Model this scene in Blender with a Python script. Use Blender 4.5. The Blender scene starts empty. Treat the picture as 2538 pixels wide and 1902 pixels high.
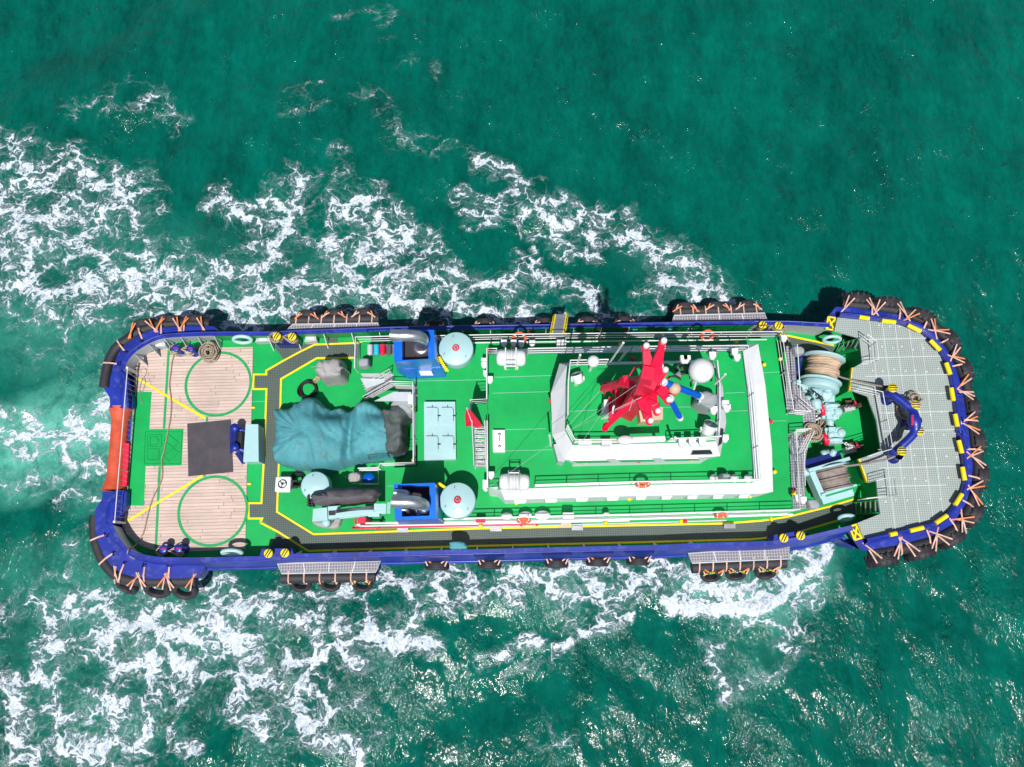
import bpy, math, random
import numpy as np
from mathutils import Vector, Matrix
random.seed(7)
R = math.radians
sc = bpy.context.scene
# ---------------------------------------------------------------- camera
CAM_H = 37.5; TILT = R(13.6); F = 1931.0; CX, CY = 1269.0, 951.0
cam = bpy.data.cameras.new('camera'); camo = bpy.data.objects.new('camera', cam)
sc.collection.objects.link(camo)
camo.location = (0, 0, CAM_H); camo.rotation_euler = (TILT, 0, 0)
cam.sensor_width = 36; cam.sensor_fit = 'HORIZONTAL'; cam.lens = F / 2538 * 36
cam.clip_start = 0.5; cam.clip_end = 6000
sc.camera = camo
# ---------------------------------------------------------------- sky and sun
SUN_EL, SUN_AZ = R(65), R(184)      # azimuth from +y clockwise: the sun stands beyond the lower edge of the picture
w = bpy.data.worlds.new('World'); sc.world = w; w.use_nodes = True
nt = w.node_tree; sky = nt.nodes.new('ShaderNodeTexSky'); sky.sky_type = 'NISHITA'
sky.sun_disc = False; sky.sun_elevation = SUN_EL; sky.sun_rotation = SUN_AZ
nt.links.new(sky.outputs[0], nt.nodes['Background'].inputs[0]); nt.nodes['Background'].inputs[1].default_value = 0.075
sl = bpy.data.lights.new('sun', 'SUN'); sl.energy = 4.9; sl.angle = R(0.53); sl.color = (1, .965, .92)
so = bpy.data.objects.new('sun', sl); sc.collection.objects.link(so)
sd = Vector((math.sin(SUN_AZ) * math.cos(SUN_EL), math.cos(SUN_AZ) * math.cos(SUN_EL), math.sin(SUN_EL)))
so.rotation_euler = sd.to_track_quat('Z', 'Y').to_euler(); so.location = sd * 60
vs = sc.view_settings; vs.view_transform = 'Standard'; vs.look = 'None'; vs.gamma = 1; vs.exposure = 0.0
# ---------------------------------------------------------------- helpers
RC = Matrix.Rotation(TILT, 3, 'X')
def P(u, v, z=0.0):
    d = RC @ Vector(((u - CX) / F, -(v - CY) / F, -1))
    t = (z - CAM_H) / d.z
    return Vector((0, 0, CAM_H)) + d * t
def W(pts, z=0.0):
    return [P(p[0], p[1], p[2] if len(p) > 2 else z) for p in pts]
def S(u, v, z, px): return (P(u + px, v, z) - P(u, v, z)).length
def lin(h):
    h = h.lstrip('#'); o = []
    for i in (0, 2, 4):
        c = int(h[i:i + 2], 16) / 255; o.append(c / 12.92 if c <= .04045 else ((c + .055) / 1.055) ** 2.4)
    return tuple(o)
def catmull(pts, n=6, closed=False):
    pts = [Vector(p) for p in pts]; out = []; N = len(pts)
    rng = range(N) if closed else range(N - 1)
    for i in rng:
        p0 = pts[(i - 1) % N] if closed or i > 0 else pts[i]
        p1 = pts[i]; p2 = pts[(i + 1) % N]
        p3 = pts[(i + 2) % N] if closed or i + 2 < N else p2
        for k in range(n):
            t = k / n
            out.append(.5 * ((2 * p1) + (p2 - p0) * t + (2 * p0 - 5 * p1 + 4 * p2 - p3) * t * t + (3 * p1 - p0 - 3 * p2 + p3) * t ** 3))
    if not closed: out.append(pts[-1])
    return out
def offset(pts, d, closed=False):
    """offset a flat polyline to its left by d (d < 0: right)"""
    out = []; N = len(pts)
    for i, p in enumerate(pts):
        a = pts[(i - 1) % N] if closed or i > 0 else None
        b = pts[(i + 1) % N] if closed or i < N - 1 else None
        d1 = (p - a).to_2d().normalized() if a is not None else None
        d2 = (b - p).to_2d().normalized() if b is not None else None
        if d1 is None: d1 = d2
        if d2 is None: d2 = d1
        n1 = Vector((-d1.y, d1.x)); n2 = Vector((-d2.y, d2.x)); m = n1 + n2
        if m.length < 1e-6: m = n1
        m.normalize(); k = d / max(.4, m.dot(n1))
        out.append(Vector((p.x + m.x * k, p.y + m.y * k, p.z)))
    return out
def resample(pts, step, closed=False):
    pts = list(pts)
    if closed: pts = pts + [pts[0]]
    L = [0]
    for a, b in zip(pts, pts[1:]): L.append(L[-1] + (b - a).length)
    n = max(1, round(L[-1] / step)); out = []; j = 0
    for k in range(n + (0 if closed else 1)):
        s = L[-1] * k / n
        while j < len(L) - 2 and L[j + 1] < s: j += 1
        t = (s - L[j]) / max(1e-9, L[j + 1] - L[j]); out.append(pts[j].lerp(pts[j + 1], min(1, t)))
    return out
class MB:
    def __init__(s): s.v = []; s.f = []; s.sm = []; s.mi = []; s.m = 0
    def face(s, idx, smooth=False): s.f.append(tuple(idx)); s.sm.append(smooth); s.mi.append(s.m)
    def add(s, vs, fs, smooth=False):
        b = len(s.v); s.v += [Vector(p) for p in vs]
        for f in fs: s.face([b + i for i in f], smooth)
        return s
    def poly(s, pts): return s.add(pts, [range(len(pts))])
    def loft(s, rings, closed=True, cap0=False, cap1=False, smooth=False):
        n = len(rings[0]); b = len(s.v)
        for r in rings: s.v += [Vector(p) for p in r]
        for k in range(len(rings) - 1):
            for i in range(n if closed else n - 1):
                j = (i + 1) % n
                s.face((b + k * n + i, b + k * n + j, b + (k + 1) * n + j, b + (k + 1) * n + i), smooth)
        if cap0: s.add(rings[0][::-1], [range(n)])
        if cap1: s.add(rings[-1], [range(n)])
        return s
    def prism(s, poly, z0, z1, topm=None, caps=True):
        a = [Vector((p.x, p.y, z0)) for p in poly]; c = [Vector((p.x, p.y, z1)) for p in poly]
        s.loft([a, c], True, caps)
        m = s.m
        if topm is not None: s.m = topm
        s.add(c, [range(len(c))]); s.m = m
        return s
    def box(s, c, sz, rz=0, M=None):
        x, y, z = sz[0] / 2, sz[1] / 2, sz[2] / 2
        vs = [Vector(q) for q in ((-x, -y, -z), (x, -y, -z), (x, y, -z), (-x, y, -z), (-x, -y, z), (x, -y, z), (x, y, z), (-x, y, z))]
        M = M or Matrix.Rotation(rz, 3, 'Z'); c = Vector(c)
        return s.add([M @ q + c for q in vs], [(3, 2, 1, 0), (4, 5, 6, 7), (0, 1, 5, 4), (1, 2, 6, 5), (2, 3, 7, 6), (3, 0, 4, 7)])
    def beam(s, a, b, wd, ht, up=Vector((0, 0, 1)), wd2=None, ht2=None):
        a = Vector(a); b = Vector(b); d = (b - a).normalized()
        x = d.cross(up)
        if x.length < 1e-4: x = d.cross(Vector((1, 0, 0)))
        x.normalize(); y = x.cross(d); r = []
        for p, ww, hh in ((a, wd, ht), (b, wd2 or wd, ht2 or ht)):
            r.append([p + x * (sx * ww / 2) + y * (sy * hh / 2) for sx, sy in ((-1, -1), (1, -1), (1, 1), (-1, 1))])
        return s.loft(r, True, True, True)
    def tube(s, path, r, n=8, closed=False, caps=True, r2=None):
        path = [Vector(p) for p in path]; N = len(path); rings = []; prev = None
        for i, p in enumerate(path):
            a = path[(i - 1) % N] if closed or i > 0 else p
            b = path[(i + 1) % N] if closed or i < N - 1 else p
            d = (b - a)
            d = d.normalized() if d.length > 1e-9 else Vector((0, 0, 1))
            if prev is None:
                x = d.cross(Vector((0, 0, 1)))
                if x.length < .05: x = d.cross(Vector((0, 1, 0)))
            else: x = prev - d * prev.dot(d)
            x.normalize(); prev = x; y = d.cross(x)
            rr = r if r2 is None else r + (r2 - r) * i / max(1, N - 1)
            if callable(r): rr = r(i / max(1, N - 1))
            rings.append([p + x * (math.cos(t) * rr) + y * (math.sin(t) * rr) for t in [2 * math.pi * k / n for k in range(n)]])
        if closed: rings.append(rings[0])
        return s.loft(rings, True, caps and not closed, caps and not closed, smooth=n > 4)
    def cyl(s, a, b, r, n=12, r2=None, caps=True): return s.tube([a, b], r, n, False, caps, r2)
    def lathe(s, c, prof, n=24, axis=(0, 0, 1), sx=1, sy=1, smooth=True):
        az = Vector(axis).normalized(); ax = az.cross(Vector((0, 0, 1)))
        if ax.length < 1e-4: ax = Vector((1, 0, 0))
        ax.normalize(); ay = az.cross(ax); c = Vector(c); rings = []
        for r, z in prof:
            r = max(r, 1e-4)
            rings.append([c + az * z + ax * (r * sx * math.cos(t)) + ay * (r * sy * math.sin(t)) for t in [2 * math.pi * k / n for k in range(n)]])
        return s.loft(rings, True, smooth=smooth)
    def dome(s, c, r, n=20, m=8, lo=-90, axis=(0, 0, 1), k=1):
        return s.lathe(c, [(r * math.cos(R(lo + (90 - lo) * i / m)), k * r * math.sin(R(lo + (90 - lo) * i / m))) for i in range(m + 1)], n, axis)
    def build(s, name, mats, parent=None, org=None, bevel=0):
        me = bpy.data.meshes.new(name)
        if parent is not None:
            r = parent
            while r.parent: r = r.parent
            o0 = Vector(r.location)
        else:
            if org is None:
                xs = [p.x for p in s.v]; ys = [p.y for p in s.v]
                org = Vector(((min(xs) + max(xs)) / 2, (min(ys) + max(ys)) / 2, min(p.z for p in s.v)))
            o0 = Vector(org)
        me.from_pydata([p - o0 for p in s.v], [], s.f)
        if not isinstance(mats, (list, tuple)): mats = [mats]
        for m in mats: me.materials.append(m)
        me.polygons.foreach_set('use_smooth', s.sm); me.polygons.foreach_set('material_index', s.mi)
        me.update(); o = bpy.data.objects.new(name, me); sc.collection.objects.link(o)
        if parent is not None: o.parent = parent
        else: o.location = o0
        if bevel:
            b = o.modifiers.new('bevel', 'BEVEL'); b.width = bevel; b.segments = 2; b.limit_method = 'ANGLE'; b.angle_limit = R(40)
        return o
def tag(o, label=None, cat=None, group=None, kind=None):
    if label: o['label'] = label
    if cat: o['category'] = cat
    if group: o['group'] = group
    if kind: o['kind'] = kind
    return o
def thing(name, loc, label, cat, group=None):
    o = bpy.data.objects.new(name, None); sc.collection.objects.link(o); o.location = loc; o.empty_display_size = .3
    return tag(o, label, cat, group)
def sheet(name, px, z, m, parent, th=None):
    b = MB(); pts = W(px, z)
    if th: b.prism(pts, z - th, z)
    else: b.poly(pts)
    return b.build(name, m, parent)
# signed orientation independent winding is fine for closed shapes in Cycles
# ---------------------------------------------------------------- materials
def mat(name, col, rough=.5, metal=0, var=.12, vs_=.6, dirt=0, dcol=(.08, .06, .045), dscale=1.2, bump=0, bscale=8, spec=.5, coat=0, dth=.58):
    m = bpy.data.materials.new(name); m.use_nodes = True; t = m.node_tree; b = t.nodes['Principled BSDF']
    col = lin(col) if isinstance(col, str) else col
    b.inputs['Roughness'].default_value = rough; b.inputs['Metallic'].default_value = metal
    b.inputs['Specular IOR Level'].default_value = spec; b.inputs['Coat Weight'].default_value = coat; b.inputs['Coat Roughness'].default_value = .15
    geo = t.nodes.new('ShaderNodeTexCoord')
    n = t.nodes.new('ShaderNodeTexNoise'); n.inputs['Scale'].default_value = vs_; n.inputs['Detail'].default_value = 8; n.inputs['Roughness'].default_value = .65
    t.links.new(geo.outputs['Object'], n.inputs[0])
    r = t.nodes.new('ShaderNodeValToRGB'); r.color_ramp.elements[0].position = .3; r.color_ramp.elements[1].position = .7
    r.color_ramp.elements[0].color = tuple(c * (1 - var) for c in col) + (1,); r.color_ramp.elements[1].color = tuple(min(.95, c * (1 + var)) for c in col) + (1,)
    t.links.new(n.outputs[0], r.inputs[0]); out = r.outputs[0]
    if dirt:
        n2 = t.nodes.new('ShaderNodeTexNoise'); n2.inputs['Scale'].default_value = dscale; n2.inputs['Detail'].default_value = 12; n2.inputs['Roughness'].default_value = .75
        t.links.new(geo.outputs['Object'], n2.inputs[0])
        mr = t.nodes.new('ShaderNodeMapRange'); mr.inputs['From Min'].default_value = dth; mr.inputs['From Max'].default_value = dth + .12; mr.inputs['To Max'].default_value = dirt
        t.links.new(n2.outputs[0], mr.inputs[0])
        mx = t.nodes.new('ShaderNodeMixRGB'); t.links.new(mr.outputs[0], mx.inputs[0]); t.links.new(out, mx.inputs[1]); mx.inputs[2].default_value = tuple(dcol) + (1,)
        out = mx.outputs[0]
        ra = t.nodes.new('ShaderNodeMath'); ra.operation = 'MULTIPLY_ADD'; ra.inputs[1].default_value = .35; ra.inputs[2].default_value = rough
        t.links.new(mr.outputs[0], ra.inputs[0]); t.links.new(ra.outputs[0], b.inputs['Roughness'])
    t.links.new(out, b.inputs['Base Color'])
    if bump:
        n3 = t.nodes.new('ShaderNodeTexNoise'); n3.inputs['Scale'].default_value = bscale; n3.inputs['Detail'].default_value = 6
        t.links.new(geo.outputs['Object'], n3.inputs[0])
        bp = t.nodes.new('ShaderNodeBump'); bp.inputs['Strength'].default_value = bump; bp.inputs['Distance'].default_value = .05
        t.links.new(n3.outputs[0], bp.inputs['Height']); t.links.new(bp.outputs[0], b.inputs['Normal'])
    return m
def math_node(t, op, a, b=None, c=None):
    n = t.nodes.new('ShaderNodeMath'); n.operation = op
    for i, x in enumerate((a, b, c)):
        if x is None: continue
        if isinstance(x, (int, float)): n.inputs[i].default_value = x
        else: t.links.new(x, n.inputs[i])
    return n.outputs[0]
SHIP_ANG = R(1.55)
def stripes(name, base, line, pitch, lw, angle=SHIP_ANG, both=True, pitch2=None, rough=.6, var=.25, vs_=.8, dirt=0, dcol=(.1, .07, .05), plank=False, lw2=None):
    """base colour crossed by lines every `pitch` metres (planks, open grating, panel joints)"""
    m = mat(name, base, rough, 0, var, vs_, dirt, dcol); t = m.node_tree; b = t.nodes['Principled BSDF']
    src = b.inputs['Base Color'].links[0].from_socket
    tc = t.nodes.new('ShaderNodeTexCoord'); mp = t.nodes.new('ShaderNodeMapping'); mp.inputs['Rotation'].default_value[2] = -angle
    t.links.new(tc.outputs['Object'], mp.inputs[0]); sx = t.nodes.new('ShaderNodeSeparateXYZ'); t.links.new(mp.outputs[0], sx.inputs[0])
    def ln(s, p, l):
        q = math_node(t, 'FRACT', math_node(t, 'DIVIDE', math_node(t, 'ADD', s, 500.0), p)); return math_node(t, 'LESS_THAN', q, l / p)
    f = ln(sx.outputs[1], pitch, lw)
    if plank:
        row = math_node(t, 'FLOOR', math_node(t, 'DIVIDE', math_node(t, 'ADD', sx.outputs[1], 500.0), pitch))
        wn = t.nodes.new('ShaderNodeTexWhiteNoise'); wn.noise_dimensions = '1D'; t.links.new(row, wn.inputs['W'])
        sh = math_node(t, 'ADD', sx.outputs[0], math_node(t, 'MULTIPLY', wn.outputs[0], 5.0))
        f = math_node(t, 'MAXIMUM', f, ln(sh, 4.2, .02))
        seg = math_node(t, 'FLOOR', math_node(t, 'DIVIDE', math_node(t, 'ADD', sh, 500.0), 4.2))
        w2 = t.nodes.new('ShaderNodeTexWhiteNoise'); w2.noise_dimensions = '2D'; cx = t.nodes.new('ShaderNodeCombineXYZ')
        t.links.new(row, cx.inputs[0]); t.links.new(seg, cx.inputs[1]); t.links.new(cx.outputs[0], w2.inputs[0])
        gn = t.nodes.new('ShaderNodeTexNoise'); gn.inputs['Scale'].default_value = 3; gn.inputs['Detail'].default_value = 8
        gm = t.nodes.new('ShaderNodeMapping'); gm.inputs['Scale'].default_value = (.5, 9, 1); t.links.new(mp.outputs[0], gm.inputs[0]); t.links.new(gm.outputs[0], gn.inputs[0])
        k = math_node(t, 'ADD', math_node(t, 'MULTIPLY_ADD', w2.outputs[0], .16, .80), math_node(t, 'MULTIPLY_ADD', gn.outputs[0], .5, -.2))
        mu = t.nodes.new('ShaderNodeMixRGB'); mu.blend_type = 'MULTIPLY'; mu.inputs[0].default_value = 1; t.links.new(src, mu.inputs[1]); t.links.new(k, mu.inputs[2]); src = mu.outputs[0]
    elif both: f = math_node(t, 'MAXIMUM', f, ln(sx.outputs[0], pitch2 or pitch, lw2 or lw))
    mx = t.nodes.new('ShaderNodeMixRGB'); t.links.new(f, mx.inputs[0]); t.links.new(src, mx.inputs[1]); mx.inputs[2].default_value = tuple(lin(line) if isinstance(line, str) else line) + (1,)
    t.links.new(mx.outputs[0], b.inputs['Base Color'])
    return m
M = {}
M['deck'] = mat('deck_green', (.001, .35, .076), .5, 0, .2, .4, dirt=.6, dcol=(.06, .25, .11), dscale=2.2, spec=.3, dth=.565)
M['green_plain'] = mat('green_paint', (.004, .29, .07), .45, 0, .12, 2)
M['mark_green'] = mat('marking_green', (.004, .31, .085), .6, 0, .15, 3, dirt=.4, dcol=(.25, .2, .16), dscale=5)
M['wood'] = stripes('planking', (.60, .465, .40), (.13, .08, .06), .155, .014, plank=True, rough=.8, var=.13, vs_=.5, dirt=.28, dcol=(.25, .18, .15))
M['yellow'] = mat('yellow_paint', (.86, .66, .0), .5, 0, .08, 2, dirt=.4, dcol=(.25, .2, .03), dscale=3, dth=.62)
M['blue'] = mat('hull_blue', (.007, .022, .27), .42, 0, .35, .9, dirt=.7, dcol=(.06, .085, .33), dscale=2.4, coat=.12, dth=.53)
M['blue_d'] = mat('dark_blue_paint', (.006, .014, .16), .35, 0, .2, 1, coat=.3)
M['funnel'] = mat('funnel_blue', (.0, .13, .66), .32, 0, .12, .8, coat=.35)
M['white'] = mat('white_paint', (.72, .735, .75), .45, 0, .05, .5, dirt=.35, dcol=(.48, .44, .38), dscale=2.2, dth=.58)
M['white2'] = mat('white_fittings', (.70, .71, .71), .4, 0, .05, 2)
M['grey'] = mat('grey_paint', (.45, .49, .52), .5, 0, .1, 1, dirt=.4, dcol=(.3, .27, .24))
M['teal'] = mat('pale_teal_paint', (.36, .57, .585), .45, 0, .08, .8, dirt=.4, dcol=(.27, .33, .32), dscale=2, dth=.6, coat=.1)
M['red'] = mat('red_paint', (.78, .004, .05), .5, 0, .12, 1)
M['orange'] = mat('orange_buoy', (.85, .12, .04), .5, 0, .1, 2)
M['roller'] = mat('worn_red_steel', (.60, .075, .03), .6, 0, .25, 2.5, dirt=.75, dcol=(.30, .09, .03), dscale=1.8, bump=.3, dth=.5)
M['rubber'] = mat('rubber', (.024, .022, .027), .62, 0, .35, 3, dirt=.4, dcol=(.06, .055, .055), dscale=3, bump=.4, bscale=20)
M['black'] = mat('black_steel', (.012, .012, .013), .6, 0, .2, 2)
M['mat'] = mat('mat_rubber', (.058, .05, .062), .75, 0, .25, 1.5, dirt=.5, dcol=(.12, .11, .12), dscale=2)
M['soot'] = mat('soot_floor', (.03, .025, .03), .8, 0, .3, 3, dirt=.6, dcol=(.3, .28, .27), dscale=14, dth=.66)
M['steel'] = mat('brushed_steel', (.62, .62, .64), .32, .9, .2, 2, dirt=.35, dcol=(.3, .24, .2), dscale=1.5)
M['tarp'] = mat('teal_tarpaulin', (.07, .30, .34), .75, 0, .3, .5, dirt=.85, dcol=(.10, .14, .135), dscale=1.0, bump=.7, bscale=3, dth=.535)
M['tarp_d'] = mat('greasy_tarpaulin', (.075, .10, .095), .7, 0, .5, 1.2, dirt=.8, dcol=(.09, .06, .05), dscale=1.2, dth=.5)
M['cover'] = mat('grey_canvas', (.36, .35, .34), .85, 0, .18, 1, dirt=.8, dcol=(.2, .14, .11), dscale=.9, bump=.5, bscale=5, dth=.55)
M['cover_d'] = mat('dark_canvas', (.105, .095, .105), .85, 0, .25, 1.5, dirt=.4, dcol=(.17, .15, .15), dscale=2, bump=.5, bscale=6)
M['cover_g'] = mat('smooth_grey_canvas', (.30, .33, .34), .8, 0, .1, 1)
M['rope'] = stripes('rope_fibre', (.40, .31, .23), (.13, .10, .075), .06, .022, angle=R(40), both=False, var=.3, vs_=5)
M['rope_l'] = stripes('pale_rope_fibre', (.52, .39, .27), (.30, .21, .15), .105, .022, angle=R(-7), both=False, var=.35, vs_=1.4)
M['rope_g'] = mat('grey_rope_fibre', (.25, .21, .19), .85, 0, .35, 4)
M['strap'] = mat('lashing_webbing', (.66, .40, .31), .75, 0, .4, 2.2)
M['strap_o'] = mat('orange_webbing', (.80, .23, .07), .7, 0, .3, 2.2)
M['grating'] = stripes('walkway_grating', (.040, .058, .050), (.11, .15, .13), .085, .020, var=.35, vs_=.5, dirt=.5, dcol=(.07, .085, .075))
M['bow_grating'] = stripes('platform_grating', (.215, .265, .245), (.40, .45, .43), .10, .024, var=.2, vs_=.6, dirt=.3, dcol=(.3, .27, .24))
M['side_grating'] = stripes('fender_grating', (.15, .145, .165), (.36, .35, .38), .13, .035, var=.2, vs_=1)
M['glass'] = mat('window_glass', (.05, .13, .13), .08, 0, .3, .8, spec=.8)
M['glass_d'] = mat('dark_glass', (.02, .03, .035), .08, 0, .2, 1, spec=.8)
M['beige'] = mat('beige_paint', (.55, .42, .27), .6, 0, .12, 1)
M['monitor'] = mat('pipe_blue', (.0, .10, .55), .35, 0, .1, 1)
M['cyan'] = mat('cyan_paint', (.02, .45, .65), .5, 0, .1, 1)
M['chain'] = mat('rusty_chain', (.10, .06, .045), .7, .3, .4, 6)
M['lens'] = mat('pale_lens', (.7, .72, .7), .2, 0, .05, 1)
# ================================================================ the sea
WZ = -1.7
foam_lines = [   # (polyline in photo pixels, half width, strength) laid on the water where the wake runs
 ([(0,380),(40,400),(70,470),(150,430),(230,450),(340,500)], 62, .80), ([(0,500),(110,560),(230,520),(320,500)], 85, .86),
 ([(0,640),(80,600),(200,600),(300,690),(420,690),(560,700)], 80, .80), ([(30,700),(150,740),(330,720),(500,760),(640,800)], 60, .88),
 ([(0,740),(120,780),(240,800)], 55, .62), ([(350,600),(400,660),(420,700)], 38, .66),
 ([(550,510),(640,520),(730,490),(750,470)], 42, .78), ([(730,480),(700,560),(640,640),(600,700)], 60, .80),
 ([(845,400),(850,450),(870,500)], 36, .62), ([(830,510),(940,520),(1010,575),(1060,590)], 50, .86), ([(830,600),(900,640),(960,620)], 70, .84),
 ([(620,740),(760,730),(900,690),(1000,700),(1100,690)], 62, .84), ([(700,770),(900,760),(1100,770),(1300,790)], 34, .76),
 ([(1100,680),(1200,700),(1330,700),(1450,730),(1500,770)], 36, .82), ([(1400,740),(1520,735)], 18, .6),
 ([(1000,320),(1120,370),(1190,400)], 28, .50), ([(1180,410),(1240,440),(1270,490),(1330,530)], 34, .84), ([(1150,500),(1210,520),(1240,500)], 30, .80),
 ([(1330,530),(1400,540),(1480,550),(1560,560),(1600,600),(1640,640)], 46, .82), ([(1470,600),(1480,630)], 34, .86), ([(1380,590),(1420,610)], 32, .74),
 ([(1280,620),(1300,650),(1350,655),(1330,610)], 16, .82), ([(1640,620),(1700,680),(1760,740)], 52, .80), ([(1600,730),(1700,735),(1800,770)], 30, .84), ([(1680,640),(1720,660),(1780,740)], 42, .72),
 ([(380,250),(430,290)], 44, .58), ([(170,260),(320,250)], 24, .42), ([(690,270),(800,230)], 30, .42), ([(840,40),(980,40)], 16, .40), ([(900,220),(1010,310),(1080,340)], 26, .46), ([(960,110),(1080,190)], 26, .36),
 ([(0,1200),(90,1200),(180,1130),(270,1090)], 30, .60), ([(0,1090),(90,1110),(190,1080),(270,1070)], 34, .90), ([(0,1010),(100,1060),(180,1070)], 30, .74), ([(150,1060),(220,1030),(272,1000)], 38, .86), ([(130,1240),(200,1220),(250,1220)], 26, .70), ([(180,1200),(240,1180)],30,.6), ([(60,1500),(180,1330),(230,1300)], 18, .42),([(150,1420),(200,1310)],12,.5),
 ([(0,1560),(110,1480),(180,1500),(360,1490)], 46, .76), ([(160,1500),(140,1620),(100,1700),(170,1790)], 60, .72), ([(0,1700),(60,1780),(60,1880)], 66, .82), ([(280,1560),(420,1560),(560,1560),(600,1600)], 80, .90),
 ([(330,1650),(420,1680),(470,1640)], 75, .88), ([(260,1740),(350,1800),(300,1880)], 70, .84), ([(150,1860),(250,1880)], 60, .8), ([(400,1800),(470,1860)], 44, .7), ([(380,1500),(520,1480)], 26, .56),
 ([(540,1500),(640,1520),(760,1540),(880,1560)], 52, .84), ([(600,1690),(700,1660),(840,1640),(900,1600),(1000,1560)], 56, .84), ([(600,1720),(640,1780),(780,1800),(860,1880)], 62, .80), ([(740,1700),(800,1760)], 60, .74), ([(900,1580),(1000,1600),(1070,1600)], 46, .94),
 ([(700,1480),(900,1450),(1100,1440),(1300,1430),(1460,1400)], 40, .64), ([(1000,1520),(1150,1480),(1300,1480),(1400,1440)], 34, .70), ([(1360,1450),(1450,1480),(1530,1460),(1680,1430),(1740,1460)], 44, .84), ([(1380,1500),(1450,1550),(1500,1520)], 36, .60),
 ([(1180,1640),(1330,1600),(1460,1570),(1550,1535)], 20, .86), ([(1260,1680),(1400,1610)], 34, .46), ([(1660,1500),(1760,1520),(1860,1520),(1940,1470),(2000,1410),(2060,1345)], 24, 1.35), ([(1740,1440),(1800,1490),(1900,1440),(1980,1390)], 50, .92),
 ([(1760,1545),(1880,1560),(1980,1500),(2030,1430)], 32, .62), ([(1880,1540),(1960,1560),(1950,1620)], 52, .60), ([(1770,1620),(1800,1680)], 40, .66), ([(1780,1720),(1860,1690),(1940,1640),(2000,1590)], 26, .62), ([(2100,1400),(2090,1460)], 14, .62), ([(1340,1800),(1380,1840)], 50, .42),
 ([(500,1440),(720,1490),(900,1430),(1060,1425),(1220,1420),(1400,1412),(1600,1405),(1700,1420)], 26, .82), ([(1100,1470),(1300,1455),(1450,1440)], 26, .7), ([(0,1050),(120,1075),(272,1060)],22,.95), ([(150,1140),(270,1150)],26,.8), ([(900,1740),(940,1830)], 40, .5),([(480,790),(700,750),(950,740),(1150,760),(1330,800)],34,.9), ([(1330,790),(1500,800),(1640,780)],26,.7), ([(560,830),(640,800),(720,800)],30,.5),([(280,800),(240,850),(150,830)],50,.5),([(60,870),(180,900),(240,930)],40,.36),
]
milk_lines = [([(0,1110),(130,1090),(280,1060)], 110, 1.25), ([(0,1180),(60,1190)], 60, .9), ([(200,1220),(260,1200)], 50, .6), ([(60,820),(250,860)], 110, .5), ([(0,560),(250,620),(600,720),(900,720)], 120, .3),
 ([(100,1460),(400,1520),(600,1560)], 110, .5), ([(1750,1460),(1900,1500),(2030,1380)], 70, .85), ([(1900,1590),(1850,1650)], 80, .3), ([(200,950),(250,1000)], 50, .5), ([(1300,1500),(1500,1460)], 60, .3), ([(100,1650),(300,1800)], 120, .35), ([(1600,640),(1760,740)], 60, .25)]
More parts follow.
